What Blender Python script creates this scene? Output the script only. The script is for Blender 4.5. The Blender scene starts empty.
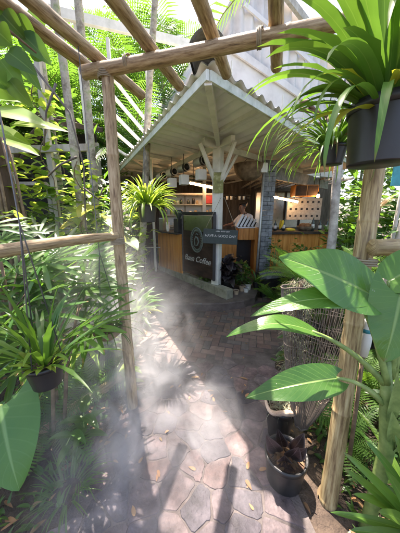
import bpy, bmesh, math, random
from mathutils import Vector, Matrix, Euler, noise
R = math.radians
V = Vector
random.seed(11)
SC = bpy.context.scene
COL = SC.collection

# ------------------------------------------------------------------ camera, sky, sun, exposure
cam = bpy.data.cameras.new('camera')
cam.sensor_fit = 'VERTICAL'; cam.sensor_height = 36; cam.lens = 15.535
cam.clip_start = 0.02; cam.clip_end = 500
co = bpy.data.objects.new('camera', cam); COL.objects.link(co)
co.location = (0, 0, 1.55); co.rotation_euler = (R(90 - 13.33), 0, 0)
SC.camera = co

SUN_EL, SUN_AZ = 69, -22          # azimuth from +Y towards +X, degrees
world = bpy.data.worlds.new('World'); SC.world = world; world.use_nodes = True
wn = world.node_tree.nodes; wl = world.node_tree.links
sky = wn.new('ShaderNodeTexSky'); sky.sky_type = 'NISHITA'; sky.sun_disc = False
sky.sun_elevation = R(SUN_EL); sky.sun_rotation = R(SUN_AZ); sky.air_density = .8; sky.dust_density = 2.5; sky.ozone_density = .8
wn['Background'].inputs['Strength'].default_value = 0.15
wl.new(sky.outputs[0], wn['Background'].inputs['Color'])
sl = bpy.data.lights.new('sun', 'SUN'); sl.energy = 5.0; sl.angle = R(0.5); sl.color = (1, .95, .87)
so = bpy.data.objects.new('sun', sl); COL.objects.link(so)
sd = V((math.sin(R(SUN_AZ)) * math.cos(R(SUN_EL)), math.cos(R(SUN_AZ)) * math.cos(R(SUN_EL)), math.sin(R(SUN_EL))))
so.rotation_euler = sd.to_track_quat('Z', 'Y').to_euler(); so.location = sd * 40
SC.view_settings.view_transform = 'Standard'; SC.view_settings.look = 'None'
SC.view_settings.exposure = 2.25; SC.view_settings.gamma = 1.0
SC.view_settings.use_white_balance = True; SC.view_settings.white_balance_temperature = 7000; SC.view_settings.white_balance_tint = 18
SC.render.engine = 'CYCLES'
SC.cycles.max_bounces = 8; SC.cycles.diffuse_bounces = 5; SC.cycles.transmission_bounces = 6
SC.cycles.volume_bounces = 1; SC.cycles.volume_step_rate = 2.0; SC.cycles.sample_clamp_indirect = 6
SC.cycles.use_denoising = True

# ------------------------------------------------------------------ helpers
_p = R(13.33); _c, _s = math.cos(_p), math.sin(_p)
def spot(px, py, Y):
    """survey point of the photograph: column, row and metres ahead -> a place in metres"""
    x = (px - 200) / 230; v = (266.5 - py) / 230
    y = _c + v * _s; w = -_s + v * _c
    return V((x * Y / y, Y, 1.55 + w * Y / y))

class MB:
    def __init__(s): s.v = []; s.f = []; s.uv = []; s.col = []; s.sm = []
    def add(s, vs, fs, uvs=None, col=None, smooth=True):
        o = len(s.v); s.v += [tuple(v) for v in vs]
        for k, f in enumerate(fs):
            s.f.append([o + i for i in f]); s.sm.append(smooth)
            s.col.append(col)
            for j, i in enumerate(f): s.uv.append(uvs[i] if uvs else (0.5, 0.5))
    def build(s, name, mat, parent=None):
        me = bpy.data.meshes.new(name); me.from_pydata(s.v, [], s.f)
        ul = me.uv_layers.new(name='UVMap'); flat = [c for u in s.uv for c in u]
        ul.data.foreach_set('uv', flat)
        me.polygons.foreach_set('use_smooth', s.sm)
        if True:
            a = me.color_attributes.new('tint', 'FLOAT_COLOR', 'CORNER'); out = []
            for f, c in zip(s.f, s.col):
                c = c or (1, 1, 1)
                for _ in f: out += [c[0], c[1], c[2], 1]
            a.data.foreach_set('color', out)
        me.materials.append(mat); me.update()
        o = bpy.data.objects.new(name, me); COL.objects.link(o)
        if parent: o.parent = parent
        return o
    # shapes
    def box(s, c, d, rot=None, bev=0.0, smooth=False):
        hx, hy, hz = d[0] / 2, d[1] / 2, d[2] / 2
        bm = bmesh.new(); bmesh.ops.create_cube(bm, size=1)
        for v in bm.verts: v.co = V((v.co.x * d[0], v.co.y * d[1], v.co.z * d[2]))
        if bev > 0: bmesh.ops.bevel(bm, geom=bm.edges[:], offset=bev, segments=2, profile=.6, affect='EDGES')
        M = Matrix.Translation(V(c)) @ (rot.to_4x4() if rot else Matrix())
        bm.verts.index_update()
        vs = [M @ v.co for v in bm.verts]; s.add(vs, [[v.index for v in f.verts] for f in bm.faces],
             [(v.co.x + .5, v.co.z + v.co.y) for v in bm.verts], smooth=smooth); bm.free()
    def bar(s, a, b, w, h, up=(0, 0, 1), bev=0.004):
        a, b = V(a), V(b); d = (b - a); L = d.length; d.normalize()
        side = d.cross(V(up)); side.normalize(); u = side.cross(d)
        M = Matrix((side, d, u)).transposed()
        s.box((a + b) / 2, (w, L, h), M, bev)
    def tube(s, pts, rad, n=10, cap=True, wob=0.0, v0=0):
        pts = [V(p) for p in pts]; N = len(pts)
        if not hasattr(rad, '__len__'): rad = [rad] * N
        d0 = (pts[1] - pts[0]).normalized(); ref = V((0, 0, 1)) if abs(d0.z) < .9 else V((1, 0, 0))
        side = d0.cross(ref).normalized(); vs = []; uv = []; L = v0
        for i, p in enumerate(pts):
            d = (pts[min(i + 1, N - 1)] - pts[max(i - 1, 0)]).normalized()
            side = (side - d * side.dot(d)).normalized(); up = d.cross(side)
            if i: L += (p - pts[i - 1]).length
            for k in range(n):
                a = 2 * math.pi * k / n; r = rad[i] * (1 + (wob * random.uniform(-1, 1) if wob else 0))
                vs.append(p + (side * math.cos(a) + up * math.sin(a)) * r); uv.append((k / n, L))
        fs = [[i * n + k, i * n + (k + 1) % n, (i + 1) * n + (k + 1) % n, (i + 1) * n + k] for i in range(N - 1) for k in range(n)]
        if cap: fs += [list(range(n))[::-1], [(N - 1) * n + k for k in range(n)]]
        s.add(vs, fs, uv)
    def lathe(s, prof, c=(0, 0, 0), n=28, M=None):
        vs = []; uv = []; c = V(c); P = len(prof)
        for (r, z) in prof:
            for k in range(n):
                a = 2 * math.pi * k / n; p = V((r * math.cos(a), r * math.sin(a), z))
                vs.append((M @ p if M else p) + c); uv.append((k / n, z))
        fs = [[i * n + k, i * n + (k + 1) % n, (i + 1) * n + (k + 1) % n, (i + 1) * n + k] for i in range(P - 1) for k in range(n)]
        s.add(vs, fs, uv)
    def disc(s, c, r, n=24, z=0, bump=0.0):
        c = V(c); vs = [c + V((0, 0, z + bump))]
        for j in (1, 2, 3):
            for k in range(n):
                a = 2 * math.pi * k / n
                vs.append(c + V((math.cos(a) * r * j / 3, math.sin(a) * r * j / 3, z + bump * (1 - j / 3) + random.uniform(-1, 1) * bump * .5)))
        fs = [[0, 1 + k, 1 + (k + 1) % n] for k in range(n)]
        for j in range(2): fs += [[1 + j * n + k, 1 + (j + 1) * n + k, 1 + (j + 1) * n + (k + 1) % n, 1 + j * n + (k + 1) % n] for k in range(n)]
        s.add(vs, fs)
    def prism(s, poly, z0, z1, col=None, bev=0.0):
        n = len(poly); c = (sum(p[0] for p in poly) / n, sum(p[1] for p in poly) / n)
        def ins(p, d):
            L = math.hypot(p[0] - c[0], p[1] - c[1]) or 1; k = max(0, 1 - d / L); return (c[0] + (p[0] - c[0]) * k, c[1] + (p[1] - c[1]) * k)
        tilt = [random.uniform(-1, 1) * bev * .35 for _ in range(2)]
        vs = [V((p[0], p[1], z0)) for p in poly]
        if bev:
            vs += [V((p[0], p[1], z1 - bev)) for p in poly]
        vs += [V((*ins(p, bev), z1 + tilt[0] * (p[0] - c[0]) * 8 + tilt[1] * (p[1] - c[1]) * 8)) for p in poly]
        m = len(vs) // n
        fs = [[j * n + i, j * n + (i + 1) % n, (j + 1) * n + (i + 1) % n, (j + 1) * n + i] for j in range(m - 1) for i in range(n)]
        fs.append([(m - 1) * n + i for i in range(n)])
        s.add(vs, fs, [(p.x, p.y) for p in vs], col, smooth=False)
    # leaves
    def ribbon(s, pts, nrm, W, prof, nw=2, fold=.2, lobe=0.0, ripple=0.0, wave=0.0, lat=7):
        """a leaf along a centre line: pts, normals, width, profile(t)"""
        N = len(pts) - 1; vs = []; uv = []; ph = random.uniform(0, 6)
        L = sum((pts[i + 1] - pts[i]).length for i in range(N))
        for i, p in enumerate(pts):
            t = i / N; d = (pts[min(i + 1, N)] - pts[max(i - 1, 0)]).normalized()
            side = d.cross(nrm[i]); side.normalize(); up = side.cross(d); w = W * prof(t) / 2
            for j in range(nw + 1):
                u = -1 + 2 * j / nw; a = abs(u)
                q = p + side * (u * w) + up * (a * w * fold)
                if lobe: q -= d * (lobe * L * a * a * max(0, 1 - t * 1.6) ** 2)
                if ripple: q += up * (ripple * W * math.sin(t * lat * 6.28 - a * 3.2) * a * (1.1 - a))
                if wave: q += up * (wave * W * math.sin(t * 11 + ph + (2 if u > 0 else 0)) * a * a)
                vs.append(q); uv.append(((u + 1) / 2, t))
        k = nw + 1; g_ = random.uniform(.68, 1.3); y_ = random.uniform(-.16, .22)
        s.add(vs, [[i * k + j, i * k + j + 1, (i + 1) * k + j + 1, (i + 1) * k + j] for i in range(N) for j in range(nw)], uv, (g_ * (1 + y_), g_, g_ * (1 - y_ * .5)))
    def blade(s, p, az, el, L, W, droop=1.0, fold=.25, prof=None, nl=7, nw=2, twist=0.0, pw=1.2, **kw):
        prof = prof or STRAP; p = V(p); pts = [p.copy()]; nr = []
        h = V((math.cos(az), math.sin(az), 0))
        for i in range(nl + 1):
            t = i / nl; a = el - droop * t ** pw
            n0 = V((0, 0, 1)) * math.cos(a) - h * math.sin(a)
            d = h * math.cos(a) + V((0, 0, 1)) * math.sin(a)
            if twist: n0 = Matrix.Rotation(twist * t, 3, d) @ n0
            nr.append(n0)
            if i < nl: pts.append(pts[-1] + d * (L / nl))
        s.ribbon(pts, nr, W, prof, nw, fold, **kw)
        return pts
    def leafto(s, base, tip, W, nrm, arch=.03, prof=None, nl=14, nw=8, fold=.2, sag=0.0, **kw):
        base, tip, nrm = V(base), V(tip), V(nrm).normalized(); mid = (base + tip) / 2 + nrm * arch
        pts = []; nr = []
        for i in range(nl + 1):
            t = i / nl
            p = base * (1 - t) ** 2 + mid * (2 * t * (1 - t)) + tip * t * t
            p.z -= sag * t ** 3
            pts.append(p); nr.append(nrm)
        s.ribbon(pts, nr, W, prof or OVATE, nw, fold, **kw)

def STRAP(t): return min(1, .45 + 2.2 * t) * (max(0, 1 - t) ** .55 if t > .6 else 1 - (t * .24) ) * (1.0 if t < .6 else 1.42)
def LANCE(t): return max(0.02, math.sin(math.pi * min(1, t * .93 + .07) ** .85)) if t < 1 else 0.0
def OVATE(t): return (math.sin(math.pi * min(1, (t * .97 + .03)) ** .62) ** .85) if t < 1 else 0.0
def HEART(t): return (math.sin(math.pi * min(1, (t * .9 + .1)) ** .52) ** .75) if t < 1 else 0.0
def NEEDLE(t): return (1 - t) ** .6 * min(1, .5 + 3 * t)

# ------------------------------------------------------------------ object conventions
def tag(o, label, cat, group=None, kind=None):
    o['label'] = label; o['category'] = cat
    if group: o['group'] = group
    if kind: o['kind'] = kind
    return o
def thing(name, label, cat, loc=(0, 0, 0), rz=0, group=None):
    o = bpy.data.objects.new(name, None); COL.objects.link(o); o.empty_display_size = .1
    o.location = loc; o.rotation_euler = (0, 0, rz); return tag(o, label, cat, group)
def structure(o, label=None):
    o['kind'] = 'structure'
    if label: o['label'] = label
    return o
KIDS = {}
def copy_tree(o, parent=None, loc=None, rz=None, sc=None, label=None):
    c = o.copy(); COL.objects.link(c)
    if parent: c.parent = parent
    if loc is not None: c.location = loc
    if rz is not None: c.rotation_euler = (0, 0, rz)
    if sc is not None: c.scale = (sc, sc, sc)
    if label: c['label'] = label
    for ch in list(o.children): copy_tree(ch, c)
    return c

# ------------------------------------------------------------------ materials
def mat(name):
    m = bpy.data.materials.new(name); m.use_nodes = True; return m, m.node_tree.nodes, m.node_tree.links
def N(nd, t, **kw):
    n = nd.new(t)
    for k, v in kw.items(): setattr(n, k, v)
    return n
def rgb(c): return (c[0], c[1], c[2], 1)
def ramp(nd, stops):
    r = nd.new('ShaderNodeValToRGB'); e = r.color_ramp.elements
    while len(e) < len(stops): e.new(.5)
    for el, (p, c) in zip(e, stops): el.position = p; el.color = rgb(c) if len(c) == 3 else c
    return r
def rough_mat(name, stops, scale=8, detail=6, rough=.8, bump=.3, bscale=None, stretch=None, uv=False, metallic=0, spec=.4, tint=False, dist=.01):
    m, nd, lk = mat(name); b = nd['Principled BSDF']
    tc = nd.new('ShaderNodeTexCoord'); mp = nd.new('ShaderNodeMapping'); lk.new(tc.outputs['UV' if uv else 'Object'], mp.inputs[0])
    if stretch: mp.inputs['Scale'].default_value = stretch
    nz = N(nd, 'ShaderNodeTexNoise'); nz.inputs['Scale'].default_value = scale; nz.inputs['Detail'].default_value = detail; nz.inputs['Roughness'].default_value = .65
    lk.new(mp.outputs[0], nz.inputs['Vector']); r = ramp(nd, stops); lk.new(nz.outputs[0], r.inputs[0]); colr = r.outputs[0]
    if tint:
        at = N(nd, 'ShaderNodeAttribute', attribute_name='tint'); mx = N(nd, 'ShaderNodeMix', data_type='RGBA', blend_type='MULTIPLY'); mx.inputs[0].default_value = 1
        lk.new(at.outputs['Color'], mx.inputs[6]); lk.new(colr, mx.inputs[7]); colr = mx.outputs[2]
    lk.new(colr, b.inputs['Base Color'])
    rr = N(nd, 'ShaderNodeMapRange'); rr.inputs[3].default_value = max(0, rough - .15); rr.inputs[4].default_value = min(1, rough + .15); lk.new(nz.outputs[0], rr.inputs[0]); lk.new(rr.outputs[0], b.inputs['Roughness'])
    b.inputs['Metallic'].default_value = metallic; b.inputs['Specular IOR Level'].default_value = spec
    if bump:
        n2 = N(nd, 'ShaderNodeTexNoise'); n2.inputs['Scale'].default_value = bscale or scale * 4; n2.inputs['Detail'].default_value = 5
        lk.new(mp.outputs[0], n2.inputs['Vector']); bp = nd.new('ShaderNodeBump'); bp.inputs['Strength'].default_value = bump; bp.inputs['Distance'].default_value = dist
        lk.new(n2.outputs[0], bp.inputs['Height']); lk.new(bp.outputs[0], b.inputs['Normal'])
    return m
def leaf_mat(name, c1, c2, tr, rough=.38, trans=.4, vein=None, lat=0, spec=.5, spots=None, edge=None, tip=0):
    m, nd, lk = mat(name); b = nd['Principled BSDF']; out = nd['Material Output']
    tc = nd.new('ShaderNodeTexCoord'); oi = nd.new('ShaderNodeObjectInfo')
    nz = nd.new('ShaderNodeTexNoise'); nz.inputs['Scale'].default_value = 6; nz.inputs['Detail'].default_value = 3; lk.new(tc.outputs['Object'], nz.inputs['Vector'])
    ad = N(nd, 'ShaderNodeMath', operation='MULTIPLY_ADD'); lk.new(oi.outputs['Random'], ad.inputs[0]); ad.inputs[1].default_value = .3; lk.new(nz.outputs[0], ad.inputs[2])
    r = ramp(nd, [(.3, c1), (.85, c2)]); lk.new(ad.outputs[0], r.inputs[0]); colr = r.outputs[0]
    at = N(nd, 'ShaderNodeAttribute', attribute_name='tint'); mxt = N(nd, 'ShaderNodeMix', data_type='RGBA', blend_type='MULTIPLY'); mxt.inputs[0].default_value = 1; lk.new(colr, mxt.inputs[6]); lk.new(at.outputs['Color'], mxt.inputs[7]); colr = mxt.outputs[2]
    sx = nd.new('ShaderNodeSeparateXYZ'); lk.new(tc.outputs['UV'], sx.inputs[0])
    if vein or edge:
        s1 = N(nd, 'ShaderNodeMath', operation='SUBTRACT'); lk.new(sx.outputs[0], s1.inputs[0]); s1.inputs[1].default_value = .5
        ab = N(nd, 'ShaderNodeMath', operation='ABSOLUTE'); lk.new(s1.outputs[0], ab.inputs[0])
    if vein:
        mr = N(nd, 'ShaderNodeMapRange'); mr.inputs[1].default_value = .012; mr.inputs[2].default_value = .035; mr.inputs[3].default_value = 1; mr.inputs[4].default_value = 0; lk.new(ab.outputs[0], mr.inputs[0]); f = mr.outputs[0]
        if lat:
            m1 = N(nd, 'ShaderNodeMath', operation='MULTIPLY_ADD'); lk.new(ab.outputs[0], m1.inputs[0]); m1.inputs[1].default_value = -.5; lk.new(sx.outputs[1], m1.inputs[2])
            m2 = N(nd, 'ShaderNodeMath', operation='MULTIPLY'); lk.new(m1.outputs[0], m2.inputs[0]); m2.inputs[1].default_value = lat
            m3 = N(nd, 'ShaderNodeMath', operation='FRACT'); lk.new(m2.outputs[0], m3.inputs[0])
            m4 = N(nd, 'ShaderNodeMapRange'); m4.inputs[1].default_value = .0; m4.inputs[2].default_value = .16; m4.inputs[3].default_value = .26; m4.inputs[4].default_value = 0; lk.new(m3.outputs[0], m4.inputs[0])
            mm = N(nd, 'ShaderNodeMath', operation='MAXIMUM'); lk.new(f, mm.inputs[0]); lk.new(m4.outputs[0], mm.inputs[1]); f = mm.outputs[0]
        mx = N(nd, 'ShaderNodeMix', data_type='RGBA'); lk.new(f, mx.inputs[0]); lk.new(colr, mx.inputs[6]); mx.inputs[7].default_value = rgb(vein); colr = mx.outputs[2]
    if edge:
        e1 = N(nd, 'ShaderNodeMapRange'); e1.inputs[1].default_value = .36; e1.inputs[2].default_value = .44; lk.new(ab.outputs[0], e1.inputs[0])
        mx = N(nd, 'ShaderNodeMix', data_type='RGBA'); lk.new(e1.outputs[0], mx.inputs[0]); lk.new(colr, mx.inputs[6]); mx.inputs[7].default_value = rgb(edge); colr = mx.outputs[2]
    if spots:
        vz = nd.new('ShaderNodeTexNoise'); vz.inputs['Scale'].default_value = 105; vz.inputs['Detail'].default_value = 1; lk.new(tc.outputs['Object'], vz.inputs['Vector'])
        g = N(nd, 'ShaderNodeMapRange'); g.inputs[1].default_value = .79; g.inputs[2].default_value = .82; lk.new(vz.outputs[0], g.inputs[0])
        mx = N(nd, 'ShaderNodeMix', data_type='RGBA'); lk.new(g.outputs[0], mx.inputs[0]); lk.new(colr, mx.inputs[6]); mx.inputs[7].default_value = rgb(spots); colr = mx.outputs[2]
    if tip:
        n4 = nd.new('ShaderNodeTexNoise'); n4.inputs['Scale'].default_value = 13; n4.inputs['Detail'].default_value = 4; lk.new(tc.outputs['Object'], n4.inputs['Vector'])
        m4_ = N(nd, 'ShaderNodeMath', operation='MULTIPLY_ADD'); lk.new(n4.outputs[0], m4_.inputs[0]); m4_.inputs[1].default_value = .9; lk.new(sx.outputs[1], m4_.inputs[2])
        g4 = N(nd, 'ShaderNodeMapRange'); g4.inputs[1].default_value = 1.52 - tip; g4.inputs[2].default_value = 1.6 - tip; lk.new(m4_.outputs[0], g4.inputs[0])
        mx = N(nd, 'ShaderNodeMix', data_type='RGBA'); lk.new(g4.outputs[0], mx.inputs[0]); lk.new(colr, mx.inputs[6]); mx.inputs[7].default_value = (.2, .13, .05, 1); colr = mx.outputs[2]
    lk.new(colr, b.inputs['Base Color']); b.inputs['Specular IOR Level'].default_value = spec
    if lat:
        bp = nd.new('ShaderNodeBump'); bp.inputs['Strength'].default_value = .5; bp.inputs['Distance'].default_value = .004
        w2 = nd.new('ShaderNodeTexNoise'); w2.inputs['Scale'].default_value = 30; lk.new(tc.outputs['Object'], w2.inputs['Vector']); sm = N(nd, 'ShaderNodeMath', operation='MULTIPLY_ADD'); lk.new(f, sm.inputs[0]); sm.inputs[1].default_value = -.7; lk.new(w2.outputs[0], sm.inputs[2])
        lk.new(sm.outputs[0], bp.inputs['Height']); lk.new(bp.outputs[0], b.inputs['Normal'])
    rz = nd.new('ShaderNodeMapRange'); rz.inputs[3].default_value = rough - .08; rz.inputs[4].default_value = rough + .2; lk.new(nz.outputs[0], rz.inputs[0]); lk.new(rz.outputs[0], b.inputs['Roughness'])
    t = nd.new('ShaderNodeBsdfTranslucent')
    mt = N(nd, 'ShaderNodeMix', data_type='RGBA', blend_type='MIX'); mt.inputs[0].default_value = .6; lk.new(colr, mt.inputs[6]); mt.inputs[7].default_value = rgb(tr); lk.new(mt.outputs[2], t.inputs[0])
    ms = nd.new('ShaderNodeMixShader'); ms.inputs[0].default_value = trans
    lk.new(b.outputs[0], ms.inputs[1]); lk.new(t.outputs[0], ms.inputs[2]); lk.new(ms.outputs[0], out.inputs[0])
    return m
def plain(name, c, rough=.5, metallic=0, bump=.08, var=.25, scale=14, spec=.5):
    d = tuple(x * (1 - var) for x in c); e = tuple(min(1, x * (1 + var)) for x in c)
    return rough_mat(name, [(.3, d), (.7, e)], scale=scale, rough=rough, bump=bump, metallic=metallic, spec=spec, dist=.003)
def glow(name, c, st):
    m, nd, lk = mat(name); b = nd['Principled BSDF']; b.inputs['Base Color'].default_value = rgb(c); b.inputs['Emission Color'].default_value = rgb(c); b.inputs['Emission Strength'].default_value = st; return m

M_ = {}
M_['soil'] = rough_mat('soil', [(.25, (.02, .014, .01)), (.5, (.06, .042, .03)), (.75, (.13, .095, .065))], scale=9, rough=.95, bump=.9, bscale=45, dist=.03)
M_['potting'] = rough_mat('potting soil', [(.3, (.025, .015, .01)), (.6, (.09, .05, .03)), (.75, (.25, .17, .11))], scale=60, rough=.95, bump=.8, dist=.01)
M_['grout'] = rough_mat('grout', [(.35, (.05, .041, .038)), (.5, (.088, .074, .068)), (.65, (.135, .115, .105))], scale=5, rough=.92, bump=.6, bscale=90)
M_['stone'] = rough_mat('flagstone', [(.34, (.42, .4, .41)), (.45, (.82, .79, .79)), (.53, (1.08, 1.04, 1.02)), (.64, (1.7, 1.62, 1.55))], scale=9, detail=12, rough=.7, bump=.8, bscale=38, tint=True, dist=.012)
M_['brick'] = rough_mat('brick paver', [(.25, (.6, .6, .6)), (.5, (1, 1, 1)), (.8, (1.4, 1.35, 1.3))], scale=14, detail=8, rough=.75, bump=.5, bscale=60, tint=True, dist=.005)
M_['concrete'] = rough_mat('old concrete', [(.2, (.05, .05, .035)), (.45, (.15, .14, .1)), (.75, (.27, .255, .2))], scale=5, detail=8, rough=.9, bump=.5, bscale=40)
M_['dampconcrete'] = rough_mat('damp concrete', [(.2, (.04, .03, .027)), (.45, (.105, .08, .07)), (.75, (.19, .15, .13))], scale=5, detail=8, rough=.8, bump=.5, bscale=40)
M_['kerbstone'] = rough_mat('mossy pale kerb', [(.2, (.09, .09, .05)), (.45, (.24, .23, .17)), (.75, (.4, .38, .3))], scale=6, detail=8, rough=.9, bump=.5, bscale=40)
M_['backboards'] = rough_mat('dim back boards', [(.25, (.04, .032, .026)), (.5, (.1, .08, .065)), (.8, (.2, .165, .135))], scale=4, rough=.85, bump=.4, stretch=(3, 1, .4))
M_['darkwall'] = rough_mat('dark damp wall', [(.3, (.012, .012, .011)), (.7, (.05, .047, .04))], scale=6, rough=.7, bump=.5)
M_['bamboo'] = rough_mat('weathered bamboo', [(.28, (.05, .032, .016)), (.4, (.2, .13, .065)), (.52, (.36, .26, .14)), (.66, (.48, .38, .23)), (.8, (.58, .5, .36))], scale=1, detail=10, rough=.6, bump=.5, bscale=3, stretch=(14, 7, 1), uv=True, dist=.004)
M_['bamboo_pale'] = rough_mat('pale bamboo', [(.3, (.07, .042, .02)), (.43, (.22, .15, .07)), (.55, (.38, .29, .14)), (.75, (.5, .42, .25))], scale=1, detail=10, rough=.55, bump=.45, bscale=3, stretch=(18, 5, 1), uv=True, dist=.003)
M_['bark'] = rough_mat('mossy bark', [(.25, (.05, .042, .03)), (.4, (.2, .17, .12)), (.52, (.38, .34, .26)), (.64, (.2, .25, .1)), (.76, (.55, .52, .44))], scale=7, detail=9, rough=.9, bump=.8, bscale=26, dist=.02)
M_['bark_brown'] = rough_mat('brown bark', [(.25, (.025, .016, .01)), (.55, (.1, .068, .042)), (.8, (.2, .15, .1))], scale=4, detail=9, rough=.92, bump=1, bscale=14, dist=.03, stretch=(1, 1, .35))
M_['bark_white'] = rough_mat('pale bark', [(.25, (.12, .1, .08)), (.5, (.38, .34, .3)), (.75, (.62, .58, .54))], scale=7, detail=8, rough=.9, bump=.5, bscale=30, dist=.01)
M_['greywood'] = rough_mat('weathered white wood', [(.25, (.2, .18, .14)), (.5, (.44, .41, .35)), (.8, (.62, .59, .52))], scale=6, rough=.85, bump=.4, bscale=30, stretch=(1, 1, .3))
M_['whitepaint'] = rough_mat('aged white paint', [(.2, (.32, .32, .25)), (.38, (.58, .57, .5)), (.7, (.74, .72, .66))], scale=6, detail=8, rough=.6, bump=.15, dist=.004)
M_['greenpaint'] = rough_mat('mildewed fascia paint', [(.25, (.2, .23, .17)), (.42, (.5, .54, .46)), (.7, (.68, .7, .64))], scale=9, detail=8, rough=.65, bump=.25, dist=.004)
M_['sheet'] = rough_mat('cement sheet', [(.25, (.68, .66, .63)), (.5, (.79, .77, .74)), (.8, (.83, .82, .79))], scale=3, detail=8, rough=.8, bump=.12, dist=.004)
M_['gable'] = rough_mat('translucent white sheet', [(.25, (.42, .38, .35)), (.5, (.6, .56, .53)), (.8, (.7, .67, .64))], scale=1.2, detail=5, rough=.55, bump=.06, dist=.004)
M_['mould'] = rough_mat('mouldy cap', [(.3, (.05, .05, .04)), (.6, (.14, .14, .11)), (.8, (.25, .25, .2))], scale=12, rough=.9, bump=.5)
M_['darkroof'] = rough_mat('brown roof', [(.3, (.02, .014, .01)), (.6, (.065, .043, .03)), (.85, (.14, .1, .07))], scale=5, rough=.85, bump=.5)
M_['teak'] = rough_mat('varnished wood', [(.2, (.22, .07, .012)), (.45, (.58, .22, .04)), (.6, (.7, .31, .07)), (.85, (.76, .42, .14))], scale=2.2, detail=8, rough=.42, bump=.15, stretch=(9, 9, .6), dist=.003)
M_['black'] = plain('black paint', (.018, .018, .018), .5)
M_['blackpot'] = rough_mat('black plastic', [(.3, (.007, .007, .007)), (.7, (.02, .02, .019))], scale=10, rough=.42, bump=.12, spec=.5, dist=.003)
M_['slateblock'] = rough_mat('split slate', [(.25, (.07, .075, .075)), (.5, (.2, .21, .21)), (.8, (.38, .39, .39))], scale=9, detail=8, rough=.6, bump=.8, bscale=20, dist=.02)
M_['steel'] = plain('brushed steel', (.45, .45, .43), .32, 1.0, .05, .12)
M_['galv'] = plain('pipe metal', (.5, .5, .47), .45, .6, .1, .2)
M_['panelbrown'] = rough_mat('dark stained plywood', [(.3, (.018, .012, .01)), (.55, (.05, .03, .023)), (.8, (.09, .05, .04))], scale=5, rough=.5, bump=.15, stretch=(1, 1, 3))
M_['chalk'] = rough_mat('worn chalk white', [(.35, (.12, .12, .11)), (.5, (.42, .41, .38)), (.7, (.55, .53, .49))], scale=40, rough=.85, bump=0)
M_['emblem'] = plain('emblem green', (.12, .15, .13), .6)
M_['signgreen'] = plain('sign dark green', (.025, .036, .032), .6)
M_['olive'] = rough_mat('olive notice', [(.3, (.1, .1, .03)), (.55, (.22, .22, .07)), (.75, (.5, .5, .3))], scale=14, rough=.6, bump=0)
M_['lampwhite'] = plain('lamp white', (.75, .75, .73), .5, 0, .03, .06)
M_['rope'] = plain('rope', (.3, .25, .17), .9, 0, .4)
M_['wire'] = plain('wire', (.14, .14, .14), .5, .6)
M_['netcord'] = rough_mat('grey cane strand', [(.3, (.045, .038, .03)), (.55, (.12, .1, .08)), (.8, (.27, .24, .2))], scale=5, rough=.85, bump=.2)
M_['led'] = glow('lit lamp tube', (1, .62, .3), 14)
M_['bulb'] = glow('lit bulb', (1, .55, .22), 25)
M_['skin'] = plain('skin', (.3, .16, .105), .55, 0, .05, .06)
M_['shirt'] = plain('pale shirt', (.66, .63, .63), .9, 0, .2, .1)
M_['hair'] = plain('hair', (.012, .01, .009), .5)
M_['apron'] = plain('apron', (.03, .03, .035), .9)
M_['redbox'] = plain('red tin', (.4, .03, .03), .5)
M_['glass'] = plain('bottle glass', (.05, .06, .05), .15)
M_['cup'] = plain('ceramic', (.7, .68, .62), .3, 0, .02, .05)
M_['banana'] = plain('banana yellow', (.75, .5, .03), .5, 0, .05, .12)
M_['bread'] = rough_mat('crust', [(.3, (.16, .055, .02)), (.7, (.42, .19, .07))], scale=14, rough=.7, bump=.3)
M_['peg'] = plain('punched board', (.36, .35, .31), .8)
M_['terracotta'] = rough_mat('clay', [(.3, (.28, .2, .12)), (.7, (.5, .38, .25))], scale=9, rough=.85, bump=.3)
M_['whitepot'] = plain('white pot', (.62, .6, .54), .5)
M_['teal'] = plain('teal board', (.03, .26, .32), .6)
M_['husk'] = rough_mat('husk rim', [(.3, (.25, .17, .11)), (.6, (.5, .38, .28)), (.8, (.65, .55, .45))], scale=16, rough=.9, bump=.5)
M_['moss'] = leaf_mat('grey moss', (.2, .22, .14), (.36, .36, .25), (.4, .42, .25), .9, .25, spec=.1)
M_['drystem'] = rough_mat('dry stem', [(.3, (.08, .05, .03)), (.7, (.28, .2, .12))], scale=12, rough=.9, bump=.4)
M_['stem'] = rough_mat('green stem', [(.3, (.08, .14, .035)), (.6, (.2, .28, .08)), (.85, (.36, .38, .18))], scale=14, rough=.5, bump=.15)
M_['jeans'] = plain('dark blue cloth', (.015, .022, .05), .9)
# leaves
M_['leaf'] = leaf_mat('leaf', (.03, .085, .018), (.07, .16, .03), (.2, .4, .03), .36, .4, (.12, .2, .06))
M_['leaf_dark'] = leaf_mat('dark leaf', (.018, .055, .016), (.045, .11, .026), (.1, .24, .03), .32, .3)
M_['leaf_lime'] = leaf_mat('lime leaf', (.11, .22, .025), (.24, .36, .05), (.5, .68, .06), .4, .5, (.3, .4, .12))
M_['leaf_yellow'] = leaf_mat('yellow leaf', (.25, .28, .02), (.42, .4, .04), (.75, .75, .05), .42, .5, (.45, .45, .12))
M_['strap'] = leaf_mat('strap leaf', (.04, .12, .018), (.1, .21, .03), (.2, .4, .03), .34, .4, (.14, .25, .05), tip=.05)
M_['big'] = leaf_mat('glossy broad leaf', (.035, .115, .022), (.07, .18, .03), (.18, .42, .03), .25, .34, (.2, .32, .09), 13, spots=(.4, .42, .3), tip=.0001)
M_['taro'] = leaf_mat('taro leaf', (.045, .15, .04), (.08, .21, .05), (.2, .45, .06), .4, .35, (.15, .28, .1), 8, tip=.02)
M_['palm'] = leaf_mat('palm leaflet', (.028, .09, .014), (.075, .17, .028), (.2, .42, .03), .33, .4, tip=.06)
M_['fern'] = leaf_mat('fern', (.04, .12, .015), (.11, .23, .03), (.3, .55, .03), .5, .4)
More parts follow.
